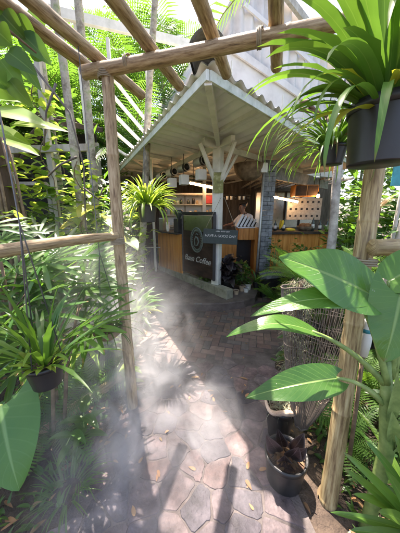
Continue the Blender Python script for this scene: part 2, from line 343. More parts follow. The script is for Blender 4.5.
M_['purple'] = leaf_mat('purple black leaf', (.012, .011, .011), (.035, .026, .028), (.06, .03, .04), .35, .1, (.08, .06, .06), 9, edge=(.07, .06, .06))
M_['dry'] = leaf_mat('dry leaf', (.14, .075, .035), (.3, .19, .09), (.4, .2, .05), .8, .2)
M_['red'] = leaf_mat('cream red leaf', (.5, .45, .25), (.7, .6, .4), (.8, .6, .4), .45, .4)

# ------------------------------------------------------------------ ground and paving
g = MB(); g.add([(-150, -150, -.012), (150, -150, -.012), (150, 150, -.012), (-150, 150, -.012)], [[0, 1, 2, 3]]); structure(g.build('ground', M_['soil']))

def inside(poly, x, y):
    c = False; n = len(poly)
    for i in range(n):
        x1, y1 = poly[i]; x2, y2 = poly[(i + 1) % n]
        if (y1 > y) != (y2 > y) and x < (x2 - x1) * (y - y1) / (y2 - y1) + x1: c = not c
    return c
def clip(poly, nx, ny, d):
    out = []; n = len(poly)
    for i in range(n):
        a = poly[i]; b = poly[(i + 1) % n]; da = a[0] * nx + a[1] * ny - d; db = b[0] * nx + b[1] * ny - d
        if da <= 0: out.append(a)
        if (da < 0 < db) or (db < 0 < da): t = da / (da - db); out.append((a[0] + (b[0] - a[0]) * t, a[1] + (b[1] - a[1]) * t))
    return out
def crazy(mb, region, sp, z, th, cols, gap=.012, bev=.006):
    xs = [p[0] for p in region]; ys = [p[1] for p in region]; pts = []
    rows = int((max(ys) - min(ys)) / sp) + 3; cs = int((max(xs) - min(xs)) / sp) + 3
    for j in range(-1, rows):
        for i in range(-1, cs):
            pts.append((min(xs) + (i + .5 * (j % 2) + random.uniform(-.46, .46)) * sp, min(ys) + (j + random.uniform(-.46, .46)) * sp))
    for k, p in enumerate(pts):
        if not inside(region, *p): continue
        poly = [(p[0] - sp * 2, p[1] - sp * 2), (p[0] + sp * 2, p[1] - sp * 2), (p[0] + sp * 2, p[1] + sp * 2), (p[0] - sp * 2, p[1] + sp * 2)]
        g_ = gap * random.uniform(.5, 1.8)
        for q in pts:
            if q is p: continue
            dx, dy = q[0] - p[0], q[1] - p[1]; L = math.hypot(dx, dy)
            if L > sp * 2.6 or L < 1e-6: continue
            nx, ny = dx / L, dy / L; poly = clip(poly, nx, ny, p[0] * nx + p[1] * ny + L / 2 - g_)
            if len(poly) < 3: break
        if len(poly) < 3: continue
        # roughen the outline
        out = []
        for i in range(len(poly)):
            a = poly[i]; b = poly[(i + 1) % len(poly)]; c = poly[i - 1]
            L1 = math.hypot(a[0] - c[0], a[1] - c[1]); L2 = math.hypot(b[0] - a[0], b[1] - a[1])
            r = random.uniform(.004, .014)
            for (o, L) in ((c, L1), (b, L2)):
                k2 = min(.4, r / max(L, 1e-4)); out.append((a[0] + (o[0] - a[0]) * k2 + random.uniform(-1, 1) * .004, a[1] + (o[1] - a[1]) * k2 + random.uniform(-1, 1) * .004))
            for u in ((.25, .5, .75) if L2 > .1 else (.5,) if L2 > .05 else ()): out.append((a[0] + (b[0] - a[0]) * u + random.uniform(-1, 1) * .006, a[1] + (b[1] - a[1]) * u + random.uniform(-1, 1) * .006))
        c = random.choice(cols); f = random.uniform(.75, 1.25)
        mb.prism(out, z, z + th * random.uniform(.85, 1.1), tuple(x * f for x in c), bev)

path = [(-.8, -1.5), (-.72, .8), (-.62, 1.4), (-.64, 2.0), (-.7, 2.9), (-.85, 3.6), (1.3, 4.0), (3.2, 3.9), (3.2, 2.9), (1.25, 2.75), (.82, 2.2), (.6, 1.6), (.55, 1.0), (.6, .6), (.7, -1.5)]
b = MB(); b.add([(x, y, -.0005) for x, y in path], [list(range(len(path)))]); structure(b.build('path_mortar', M_['grout']))
COLS = [(c_[0] * .42 + .006, c_[1] * .44 + .004, c_[2] * .48 + .007) for c_ in [(.12, .108, .11), (.13, .115, .113), (.19, .135, .118), (.22, .15, .125), (.17, .135, .122), (.24, .185, .16), (.1, .092, .094), (.19, .155, .14)]]
st = MB()
crazy(st, [(-.8, -.3), (-.7, .8), (-.62, 1.4), (-.62, 2.02), (.15, 2.12), (.78, 2.16), (.58, 1.55), (.52, 1.0), (.55, .6), (.65, -.3)], .155, -.008, .0115, COLS, .004, .0022)
structure(st.build('path_flagstones', M_['stone']))
br = MB(); w = .088; A = R(-14)
ra = [(-.67, 2.12), (-.85, 3.6), (.0, 3.5), (1.2, 4.0), (3.2, 3.9), (3.2, 2.9), (1.25, 2.78), (.82, 2.3), (.1, 2.2)]
for i in range(-34, 56):
    for j in range(-12, 56):
        n = (i - j) % 4
        if n == 0: rc = (i, j, 2, 1)
        elif n == 3: rc = (i, j, 1, 2)
        else: continue
        gp = .004
        q = [(rc[0] * w + gp, rc[1] * w + gp), ((rc[0] + rc[2]) * w - gp, rc[1] * w + gp), ((rc[0] + rc[2]) * w - gp, (rc[1] + rc[3]) * w - gp), (rc[0] * w + gp, (rc[1] + rc[3]) * w - gp)]
        q = [(x * math.cos(A) - y * math.sin(A), 2.3 + x * math.sin(A) + y * math.cos(A)) for x, y in q]
        cx = sum(p[0] for p in q) / 4; cy = sum(p[1] for p in q) / 4
        if not inside(ra, cx, cy): continue
        c = random.choice([(.12, .08, .072), (.14, .092, .08), (.105, .078, .072), (.15, .105, .092), (.1, .085, .082), (.16, .11, .095)]); f = random.uniform(.8, 1.2)
        br.prism(q, -.008, .004 + random.uniform(-.002, .003), tuple(x * f for x in c), .0035)
structure(br.build('path_bricks', M_['brick']))

plat = [(-1.25, 3.38), (0, 3.4), (.4, 3.44), (.72, 3.55), (.95, 3.74), (1.06, 4.0), (1.1, 4.35), (5, 6.0), (5, 11), (-1.6, 11)]
pm = MB(); pm.prism(plat, -.01, .13, None, .012); structure(pm.build('terrace', M_['dampconcrete']))
ps = MB(); crazy(ps, [(-1.2, 3.5), (0, 3.5), (.36, 3.6), (.3, 3.85), (-1.0, 5.55), (-1.2, 7), (-1.5, 7)], .2, .128, .014, [(.1, .1, .1), (.12, .12, .12), (.2, .14, .11), (.24, .17, .13), (.16, .12, .1)], .016)
structure(ps.build('terrace_flagstones', M_['stone']))

# ------------------------------------------------------------------ coffee kiosk
K = thing('coffee_kiosk', 'open coffee kiosk under a wavy white sheet canopy with brick terrace in front', 'kiosk', (.29, 3.95, .13))
KO = V((.29, 3.95, .13))
def kb(mb, name, m, parent=K, off=KO):
    o = mb.build(name, M_[m], parent); o.data.transform(Matrix.Translation(-off)); return o
def sub(mb, name, m, parent): return kb(mb, name, m, parent)
C0 = V((.06, 2.05, 2.56)); dL = V((-.45, .893, 0)); dR = V((.693, .72, 0)); k0 = .92
roof = MB()
def sheet(dA, dB, amax, ratio, bmax, sl, a0=0.0):
    step = .0163; n = int(amax / step)
    for side, dz in ((0, 0), (1, -.007)):
        vs = []; uv = []
        for i in range(n + 1):
            a = i * step; be = min(bmax, a * ratio)
            for j in range(5):
                bb = be * j / 4
                z = math.sin(a / .177 * 2 * math.pi) * .02 + sl * bb + dz
                p = C0 + dA * a + dB * (bb - (.05 if j == 0 else 0)); vs.append((p.x, p.y, p.z + z + .075)); uv.append((a, bb))
        roof.add(vs, [[i * 5 + j, i * 5 + j + 1, (i + 1) * 5 + j + 1, (i + 1) * 5 + j] for i in range(n) for j in range(4)], uv)
sheet(dL, dR, 7.2, k0, 4.6, .03)
sheet(dR, dL, 5.6, 1 / k0, 6.2, .0276)
rf = kb(roof, 'canopy', 'sheet')
fa = MB()
fa.bar(C0 + V((0, 0, .012)) - dL * .0, C0 + dL * 7 + V((0, 0, .012)), .028, .075); fa.bar(C0 + dR * .02 + V((0, 0, .012)), C0 + dR * 5.5 + V((0, 0, .012)), .028, .075)
sub(fa, 'fascia', 'greenpaint', rf)
hip = (dL * 1 + dR * k0).normalized()
hc = MB(); pr = []
for r_, o_ in ((.13, 0), (.118, .0)):
    pass
vs = []; n = 14; Lh = 4.0; pts = [C0 + hip * t for t in (-.09, .3, .8, 1.5, 2.5, Lh)]
sd_ = hip.cross(V((0, 0, 1))).normalized()
for rr in (.14, .122):
    for p in pts:
        for k in range(n + 1):
            a = math.pi * k / n; vs.append(p + V((0, 0, .105 + .03 * (p - C0).length * .5)) + sd_ * math.cos(a) * rr + V((0, 0, 1)) * math.sin(a) * rr * 1.12)
fs = []; m_ = len(pts) * (n + 1)
for q in (0, m_):
    fs += [[q + i * (n + 1) + k, q + i * (n + 1) + k + 1, q + (i + 1) * (n + 1) + k + 1, q + (i + 1) * (n + 1) + k] for i in range(len(pts) - 1) for k in range(n)]
fs += [[k, k + 1, m_ + k + 1, m_ + k] for k in range(n)]
hc.add(vs, fs); sub(hc, 'hip_cap', 'mould', rf)
# rafters under the sheets
rt = MB(); zc = V((0, 0, -.01))
pt = V((.29, 3.95, 2.5))
rt.bar(C0 + hip * .03 + zc, C0 + hip * 4.5 + V((0, 0, .04)), .06, .07)
for a in (1.05, 1.9, 2.75, 3.6, 4.5, 5.5): rt.bar(C0 + dL * a + V((0, 0, .035)), C0 + dL * a + dR * min(4.4, a * k0) + V((0, 0, .05)), .05, .05)
for a in (.85, 1.6, 2.4, 3.3, 4.3): rt.bar(C0 + dR * a + V((0, 0, .03)), C0 + dR * a + dL * min(5.8, a / k0) + V((0, 0, .05)), .05, .05)
rt.bar(pt + V((0, 0, .06)) - dL * .4, pt + V((0, 0, .06)) + dL * 5.2, .07, .1)
rt.bar(pt + V((0, 0, .055)) - dR * .35, pt + V((0, 0, .055)) + dR * 3.4, .07, .1)
kb(rt, 'rafters', 'whitepaint')
po = MB(); po.box((.29, 3.95, 1.32), (.135, .135, 2.4), Matrix.Rotation(R(-30), 3, 'Z'), .008); post = kb(po, 'post', 'whitepaint')
for d in (dL, -dL * .9, dR, ):
    m = MB(); m.bar(pt + V((0, 0, -.52)) + d * .05, pt + d * .5 + V((0, 0, .02)), .04, .05); sub(m, 'brace', 'whitepaint', post)
m = MB(); m.bar(pt + V((0, 0, -.5)) - dR * .05, pt - dR * .42 + V((0, 0, .02)), .04, .05); sub(m, 'brace', 'whitepaint', post)
m = MB(); m.box((.29, 3.85, 2.0), (.16, .02, .31), None, .003); sub(m, 'notice_plate', 'olive', post)

# counter fronts
cw = MB(); P0 = V((-.36, 4.64, 0)); P1 = V((-.98, 5.42, 0)); dC = (P1 - P0).normalized()
for i in range(7):
    a = P0 + dC * (i * .142); c = a + dC * .138
    cw.bar(V((a.x, a.y, .7)), V((c.x, c.y, .7)), .025 + random.uniform(-.002, .002), .82)
cf = kb(cw, 'counter_front', 'teak')
m = MB(); m.bar(V((P0.x, P0.y, 1.125)) + V((.05, .1, 0)), V((P1.x, P1.y, 1.125)) + V((.05, .1, 0)), .42, .03); sub(m, 'counter_top', 'black', cf)
m = MB(); Q0 = V((-.33, 4.55, .98)); Q1 = V((.24, 3.86, .98)); m.bar(Q0 + V((0, 0, -.045)), Q1 + V((0, 0, -.045)), .03, 1.09); lp = kb(m, 'logo_panel', 'panelbrown')
m = MB(); dq = (Q1 - Q0).normalized(); nq = V((-dq.y, dq.x, 0)); nq = -nq if nq.y > 0 else nq
m.bar(Q0 + V((0, 0, .55)), Q1 + V((0, 0, .55)), .06, .045); m.bar(Q0 + V((0, 0, -.6)), Q0 + V((0, 0, .53)), .05, .05, (1, 0, 0)); m.bar(Q1 + V((0, 0, -.6)), Q1 + V((0, 0, .53)), .05, .05, (1, 0, 0))
sub(m, 'panel_frame', 'black', lp)
m = MB(); m.bar(Q0 + dq * .05 + nq * .018 + V((0, 0, .37)), Q1 - dq * .05 + nq * .018 + V((0, 0, .37)), .006, .28); sub(m, 'panel_window', 'steel', lp)
def text(body, size, origin, xdir, zdir, m, name, parent, shear=0.0, off=.3):
    cu = bpy.data.curves.new(name, 'FONT'); cu.body = body; cu.size = size; cu.extrude = .0025; cu.align_x = 'CENTER'; cu.align_y = 'CENTER'; cu.shear = shear; cu.offset = .001
    tmp = bpy.data.objects.new(name, cu); COL.objects.link(tmp); dg = bpy.context.evaluated_depsgraph_get()
    me = bpy.data.meshes.new_from_object(tmp.evaluated_get(dg)); bpy.data.objects.remove(tmp); bpy.data.curves.remove(cu)
    x = V(xdir).normalized(); z = V(zdir).normalized(); y = x.cross(z) * -1
    Mx = Matrix((x, z, x.cross(z))).transposed().to_4x4(); Mx.translation = V(origin); me.transform(Mx)
    me.materials.clear(); me.materials.append(M_[m]); o = bpy.data.objects.new(name, me); COL.objects.link(o); o.parent = parent; return o
ctr = (Q0 + Q1) / 2
t_ = text('Baan Coffee', .155, ctr + nq * .019 + V((0, 0, -.29)), dq, (0, 0, 1), 'chalk', 'lettering', lp, .3); t_.data.transform(Matrix.Translation(-KO))
em = MB(); ec = ctr + nq * .022 + V((0, 0, .07))
em.tube([ec + dq * math.cos(a) * .17 + V((0, 0, math.sin(a) * .22)) for a in [i * math.pi / 14 for i in range(29)]], .012, 6, False)
for k in range(26):
    a = 2 * math.pi * k / 26; c = ec + dq * math.cos(a) * .135 + V((0, 0, math.sin(a) * .18))
    em.box(c, (.035, .006, .02), Matrix.Rotation(math.atan2(dq.y, dq.x), 3, 'Z') @ Matrix.Rotation(-a + .6, 3, 'Y'))
em.tube([ec + dq * x + V((0, 0, z)) for x, z in ((-.05, -.1), (-.06, 0), (-.02, .06), (.03, .04), (.06, -.02), (.03, -.09), (-.02, -.1))], .016, 6)
em.tube([ec + dq * x + V((0, 0, z)) for x, z in ((-.03, .08), (.0, .12), (.04, .1))], .012, 6)
sub(em, 'emblem', 'emblem', lp)
# forward service counter with a thick timber block
m = MB()
for i in range(4): m.box((.92 + .115 * i, 5.36 + .002 * i, 1.07 - 0), (.112, .4, .26), None, .006)
sc_ = kb(m, 'service_counter', 'teak')
m = MB(); m.box((1.31, 5.34, .54), (.16, .36, .8), None, .006); sub(m, 'counter_leg', 'teak', sc_)
m = MB(); m.box((1.02, 5.6, .53), (.5, .05, .78), None, .004); sub(m, 'counter_back', 'black', sc_)
m = MB(); m.box((.62, 5.2, .72), (.42, .04, .66), None, .004); sub(m, 'side_board', 'teak', sc_)
m = MB()
for i in range(9): m.box((1.6 + i * .17, 5.12 + i * .02, .66), (.166, .03, .82), Matrix.Rotation(R(6), 3, 'Z'), .005)
kb(m, 'counter_front', 'teak')
m = MB(); m.bar((1.5, 5.25, 1.1), (3.2, 5.45, 1.1), .5, .05); kb(m, 'counter_top', 'darkroof')
# slate pillar and its metal pipe
m = MB(); cx, cy = 1.38, 4.92; z = .13; row = 0
while z < 2.46:
    h = random.uniform(.07, .11)
    if row % 2: parts = [(-.115, -.02), (-.02, .115)]
    else: parts = [(-.115, .04), (.04, .115)]
    for a, c in parts: m.box((cx + (a + c) / 2, cy - random.uniform(0, .012), z + h / 2), (c - a - .004, .22, h - .005), None, .006)
    z += h; row += 1
kb(m, 'slate_pillar', 'slateblock')
m = MB(); m.tube([(1.19, 4.7, .13), (1.21, 4.7, 1.2), (1.22, 4.7, 2.5)], .024, 10); kb(m, 'downpipe', 'galv')
# header over the right opening, low wall
m = MB(); m.bar((1.3, 4.95, 2.36), (3.9, 7.45, 2.36), .06, .26); kb(m, 'header', 'slateblock')
m = MB(); m.bar((1.14, 4.4, .22), (2.9, 5.1, .22), .14, .34); lw = kb(m, 'low_wall', 'darkwall')
m = MB()
for i in range(13):
    a = V((1.16 + .135 * i, 4.32 + .0537 * i, .33)); m.bar(a, a + V((.128, .05, 0)), .05 + random.uniform(-.008, .008), .15)
sub(m, 'stone_course', 'slateblock', lw)
# back of the kiosk
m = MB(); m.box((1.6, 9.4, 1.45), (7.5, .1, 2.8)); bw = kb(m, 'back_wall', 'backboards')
m = MB(); m.box((-1.75, 8.3, 1.3), (.08, 2.2, 2.4), None); kb(m, 'side_wall', 'darkroof')
m = MB()
for i in range(11): m.box((3.1 - 1.5 + i * .26 + .0, 8.3, 2.45 - .0), (.05, 3.2, .05), None, .004)
kb(m, 'ceiling_battens', 'greywood')
# glazed opening at the back right
for i in range(4):
    m = MB(); x = 2.15 + i * .52; y = 8.2
    for dx in (-.25, .25): m.box((x + dx, y, 1.62), (.045, .06, 1.25), None, .004)
    for z in (1.0, 2.22): m.box((x, y, z), (.5, .06, .05), None, .004)
    w_ = kb(m, 'window', 'black'); m = MB(); m.box((x, y + .01, 1.61), (.44, .012, 1.16)); sub(m, 'pane', 'steel', w_)

# planter kerb along the kiosk
t = thing('planter_kerb', 'long mossy concrete kerb edging the plant strip below the kiosk panel', 'kerb', (-.25, 4.6, .13))
m = MB(); a = V((.5, 3.62, .215)); c = V((-1.05, 5.62, .215)); nn = 8
for i in range(nn):
    p = a + (c - a) * (i / nn); q = a + (c - a) * ((i + .985) / nn); m.bar(p, q, .15 + random.uniform(-.006, .006), .17 + random.uniform(-.008, .008), bev=.012)
o = m.build('kerb_course', M_['kerbstone'], t); o.data.transform(Matrix.Translation(-V(t.location)))

# big gabled roof building behind
GP = V((-.54, 7.0, 0)); GD = V((.9, .436, 0)); GN = V((.436, -.9, 0))
def gw(s, z, o=0): p = GP + GD * s + GN * o; return V((p.x, p.y, z))
G_ = thing('gabled_house', 'tall white sheet clad gable end rising behind the kiosk canopy', 'house', (GP.x, GP.y, 0))
def gb(mb, name, m, parent=G_):
    o = mb.build(name, M_[m], parent); o.data.transform(Matrix.Translation(-V(G_.location))); return o
def slab(mb, poly, o0, o1):
    n = len(poly); vs = [gw(s, z, o0) for s, z in poly] + [gw(s, z, o1) for s, z in poly]
    mb.add(vs, [list(range(n)), [n + i for i in range(n)][::-1]] + [[i, (i + 1) % n, n + (i + 1) % n, n + i] for i in range(n)], smooth=False)
m = MB(); slab(m, [(-.5, 2.9), (7.2, 2.9), (7.2, 4.35), (7.0, 4.5), (5.9, 4.93), (1.37, 6.0), (.85, 5.86), (0, 4.34)], 0, -.06); gwall = gb(m, 'gable_wall', 'gable')
# upper part is corrugated sheeting, waves running down the slope
m = MB(); vs = []; n = 150; A0, A1 = (.9, 5.95), (6.3, 4.75)
top = [(1.56, 7.1), (2.1, 8.04), (2.6, 8.0), (3.53, 7.72), (4.15, 7.49), (6.24, 6.39)]
def topz(s):
    for (a, b_), (c, d) in zip(top, top[1:]):
        if a <= s <= c: return b_ + (d - b_) * (s - a) / (c - a)
    return top[0][1] if s < top[0][0] else top[-1][1]
def botz(s): return 6.08 - .232 * (s - 1.0)
for i in range(n + 1):
    s = .92 + 5.3 * i / n; o = -.05 + .05 * math.sin(s / .36 * 2 * math.pi)
    zt = topz(s) if s > 1.56 else 5.95 + (s - .92) * 1.8
    for j in range(4): vs.append(gw(s, botz(s) + (zt - botz(s)) * j / 3, o))
m.add(vs, [[i * 4 + j, i * 4 + j + 1, i * 4 + j + 5, i * 4 + j + 4] for i in range(n) for j in range(3)]); sub_ = gb(m, 'corrugated_cladding', 'gable', gwall)
m = MB(); m.bar(gw(1.1, 6.1, .06), gw(6.6, 4.82, .06), .06, .2); m.bar(gw(1.9, 7.1, .05), gw(6.0, 6.05, .05), .05, .12); gb(m, 'tie_band', 'gable', gwall)
m = MB()
for s in (1.6, 2.6, 3.6, 4.6, 5.6): m.bar(gw(s, 2.95, .012), gw(s, 5.72 - .23 * (s - 1.6), .012), .03, .03, GN)
gb(m, 'seam_strip', 'whitepaint', gwall)
m = MB(); m.bar(gw(-.1, 4.1, .1), gw(2.22, 8.2, .1), .2, .12, GN); m.bar(gw(2.2, 8.2, .1), gw(6.7, 6.3, .1), .2, .12, GN); gb(m, 'verge_board', 'greywood')
m = MB()
a = [gw(-.3, 4.1, -.1), gw(2.2, 8.25, -.1), gw(2.2, 8.25, -6), gw(-.3, 4.1, -6)]; m.add(a, [[0, 1, 2, 3]]); a = [gw(2.2, 8.25, -.1), gw(7.2, 6.1, -.1), gw(7.2, 6.1, -6), gw(2.2, 8.25, -6)]; m.add(a, [[0, 1, 2, 3]])
rr = gb(m, 'roof', 'gable'); md = rr.modifiers.new('thick', 'SOLIDIFY'); md.thickness = .08

# ------------------------------------------------------------------ bamboo pergola
PG = thing('bamboo_pergola', 'bamboo pergola of lashed posts, cross beam and overhead poles spanning the path', 'pergola', (0, 0, 0))
def bamboo(name, a, b, r, m='bamboo', node=.34, bend=.012, taper=.12, parent=PG):
    a, b = V(a), V(b); L = (b - a).length; d = (b - a) / L; n = max(6, int(L / .04)); pts = []; rad = []
    ref = d.cross(V((.3, .7, .6))).normalized(); r2 = d.cross(ref); p1, p2 = random.uniform(0, 6), random.uniform(0, 6); o = random.uniform(0, node)
    nodes = []; x = o
    while x < L: nodes.append(x); x += node * random.uniform(.85, 1.15)
    ks = sorted(set([i * L / n for i in range(n + 1)] + [y for q in nodes for y in (q - .014, q - .005, q + .005, q + .014) if 0 < y < L]))
    for x in ks:
        t = x / L; q = a + d * x + (ref * math.sin(t * 3.1 + p1) + r2 * math.sin(t * 4.3 + p2)) * bend
        bump = max([0] + [math.exp(-((x - k) / .008) ** 2) for k in nodes])
        pts.append(q); rad.append(r * (1 - taper * t) * (1 + .1 * bump + .012 * math.sin(x * 23 + p1)))
    mb = MB(); mb.tube(pts, rad, 18); return mb.build(name, M_[m], parent)
bz = 2.4
bamboo('post', (-.545, 1.56, -.02), (-.575, 1.64, 2.42), .041)
pr_ = bamboo('post', (.7, .95, -.02), (.86, 1.2, 2.5), .044, 'bamboo_pale', .55)
bamboo('cross_beam', (-.72, 1.66, bz), (.95, 1.22, bz), .039)
dr = V((.31, .95, 0)).normalized()
for (x, y, l) in ((.49, 1.76, 3.2), (.185, 1.86, 3.2), (-.14, 1.98, 3.2), (-.46, 2.12, 3.2), (-.70, 1.84, 3.0)):
    e = V((x, y, bz + .076)); bamboo('rafter', e, e - dr * l + V((0, 0, random.uniform(-.02, .03))), .036)
bamboo('rail', (-.95, .62, 1.39), (-.56, 1.54, 1.39), .03, bend=.01)
bamboo('rail', (.74, .985, 1.415), (1.5, 1.0, 1.43), .036, 'bamboo_pale')
def lash0(*a):
    m = MB(); lash(m, *a); m.build('lashing', M_['rope'], PG)
def lash(mb, c, ax, r, turns=4, wr=.004):
    c, ax = V(c), V(ax).normalized(); s_ = ax.cross(V((.2, .5, .8))).normalized(); u_ = ax.cross(s_); k = 16 * turns
    mb.tube([c + ax * (i / k - .5) * turns * wr * 2.1 + (s_ * math.cos(i * math.pi / 8) + u_ * math.sin(i * math.pi / 8)) * r for i in range(k + 1)], wr, 5)
for a in (((.745, 1.02, 1.33), (.06, .1, 1), (.046), 3, .005), ((-.575, 1.63, 2.36), (0, 0, 1), .043, 5), ((-.42, 1.59, bz), (1, -.26, 0), .042, 3), ((.3, 1.39, bz), (1, -.26, 0), .042, 3), ((-.556, 1.55, 1.36), (0, 0, 1), .044, 5)): lash0(*a)

t = tag(bamboo('bamboo_edging', (-1.5, .72, .06), (-.66, 1.98, .07), .045, 'bamboo', parent=None), 'fallen bamboo pole edging the left side of the path in the mist', 'bamboo pole')

# ------------------------------------------------------------------ fittings of the kiosk
def prop(name, label, cat, loc, group=None, rz=0): return thing(name, label, cat, loc, rz, group)
# hanging sign
t = prop('hanging_sign', 'dark green hanging board reading HAVE A GOOD DAY slung in front of the white post', 'sign', (.33, 3.74, 1.16))
m = MB(); m.box((0, 0, 0), (.56, .025, .235), None, .004); bd = m.build('board', M_['signgreen'], t)
text('HAVE A GOOD DAY', .055, (.0, -.0145, .01), (1, 0, 0), (0, 0, 1), 'chalk', 'lettering', bd)
text('OPEN  EVERY  DAY', .026, (.03, -.0145, .085), (1, 0, 0), (0, 0, 1), 'chalk', 'lettering', bd)
for x in (-.25, .25):
    m = MB(); m.tube([(x, 0, .115), (x * .1, .08, .62)], .0035, 5); m.build('cord', M_['rope'], t)
t.rotation_euler = (0, R(3), 0)
# cube pendant lamps
for i, (px, py, lab) in enumerate(((172, 183, 'white cube pendant lamp partly behind the hanging lily pot'), (184, 180, 'white cube pendant lamp in the middle of the row under the canopy'), (201, 175, 'white cube pendant lamp nearest the white kiosk post'), (262, 168, 'white cube lamp fixed beside the top of the slate pillar'))):
    p = spot(px, py, (4.7, 4.45, 4.2, 4.6)[i]); t = prop('pendant_lamp', lab, 'lamp', p, 'white cube lamps of the kiosk')
    m = MB(); m.box((0, 0, .0), (.15, .15, .17), Matrix.Rotation(R(25), 3, 'Z'), .012); m.build('lamp_shade', M_['lampwhite'], t)
    m = MB(); m.tube([(0, 0, .08), (0, 0, 2.56 - p.z)], .006, 6); m.build('cable', M_['black'], t)
    m = MB(); m.lathe([(0, -.092), (.05, -.092), (.05, -.08)], n=16); m.build('lamp_glass', M_['chalk'], t)
p = spot(249, 170, 4.7); t = prop('woven_lampshade', 'large brown woven bowl shade under the canopy between the white post and slate pillar', 'lampshade', p)
m = MB(); m.lathe([(0, -.2), (.12, -.185), (.22, -.12), (.28, 0), (.29, .1), (.28, .1), (.27, 0), (.21, -.11), (.11, -.17), (0, -.185)], n=30); m.build('shade', M_['drystem'], t)
for a_ in range(3): m = MB(); m.tube([(.28 * math.cos(a_ * 2.1), .28 * math.sin(a_ * 2.1), .1), (0, 0, 2.58 - p.z)], .004, 5); m.build('cord', M_['black'], t)
# spotlight tubes along the beam
a = spot(205, 160, 4.35); c = spot(157, 178, 5.9); d = (c - a)
for i, (u, lab, mm) in enumerate(((0, 'grey spotlight tube with black open mouth closest to the white post', 'galv'), (.3, 'dull grey spotlight tube second along the canopy beam', 'galv'), (.55, 'cream spotlight tube third along the canopy beam', 'whitepaint'), (.8, 'cream spotlight tube farthest along the canopy beam', 'whitepaint'))):
    p = a + d * u; q = d.normalized(); t = prop('spotlight', lab, 'spotlight', p, 'spotlight tubes along the beam')
    m = MB(); rot = q.to_track_quat('Z', 'Y').to_matrix(); m.lathe([(.06, .012), (.075, 0), (.08, 0), (.08, .27), (.06, .29), (0, .29)], M=rot); m.build('housing', M_[mm], t)
    m = MB(); m.lathe([(0, .06), (.062, .05), (.07, .008), (.079, .0), (.083, .03), (.083, .06)], M=rot); m.build('mouth', M_['black'], t)
    m = MB(); m.bar(q * .14 + V((0, 0, .075)), q * .14 + V((0, 0, 2.52 - p.z - .05)), .02, .02, (1, 0, 0)); m.build('bracket', M_['galv'], t)
# lit tubes
for (A_, B_, Y_, lab) in (((190, 183), (214, 188), 6.2, 'warm lit tube lamp under the canopy above the coffee machine'), ((273, 197), (298, 202), 6.9, 'warm lit tube lamp right of the slate pillar above the bar')):
    a = spot(*A_, Y_); c = spot(*B_, Y_ - .3); t = prop('tube_lamp', lab, 'lamp', a, 'warm tube lamps')
    m = MB(); m.tube([V((0, 0, 0)), c - a], .028, 10); m.build('tube', M_['led'], t)
    m = MB(); m.bar(V((0, 0, .05)), c - a + V((0, 0, .05)), .1, .03); m.build('fixture', M_['greywood'], t)
    for u in (.15, .85):
        q = (c - a) * u; m = MB(); m.tube([q + V((0, 0, .05)), V((q.x, q.y, 2.7 - a.z))], .005, 5); m.build('cable', M_['black'], t)
p = spot(318, 196, 6.2); t = prop('bulb_lamp', 'small glowing bulb with cap hanging at the right of the bar', 'lamp', p)
m = MB(); m.lathe([(0, -.045), (.03, -.03), (.04, 0), (.025, .035), (.015, .05)], n=14); m.build('bulb', M_['bulb'], t)
m = MB(); m.tube([(0, 0, .05), (0, 0, 2.5 - p.z)], .006, 6); m.lathe([(.02, .04), (.02, .1), (0, .1)], n=10); m.build('cable', M_['black'], t)
# rattan basket lampshade / brown box hung top right
p = spot(304, 192, 6.5); t = prop('hanging_cabinet', 'brown wooden cabinet hanging above the punched board at the bar', 'cabinet', p)
m = MB(); m.box((0, 0, .02), (.62, .35, .3), None, .01); m.build('body', M_['teak'], t)
m = MB(); m.box((-.15, -.18, .02), (.27, .02, .25), None, .004); m.build('door', M_['darkroof'], t); m = MB(); m.box((.15, -.18, .02), (.27, .02, .25), None, .004); m.build('door', M_['darkroof'], t)
m = MB(); m.tube([(-.25, 0, .16), (-.25, 0, .7)], .008, 6); m.build('hanger', M_['black'], t); m = MB(); m.tube([(.25, 0, .16), (.25, 0, .7)], .008, 6); m.build('hanger', M_['black'], t)
# punched board
p = spot(304, 209, 7.0); t = prop('punched_board', 'pale board with rows of dark square holes behind the bar', 'board', p)
m = MB(); m.box((0, 0, 0), (1.0, .03, .62), None, .003); m.build('panel', M_['peg'], t)
for j in range(3):
    for i in range(6):
        m = MB(); m.box((-.4 + i * .16, -.0165, -.2 + j * .2), (.06, .004, .06)); m.build('hole', M_['black'], t)
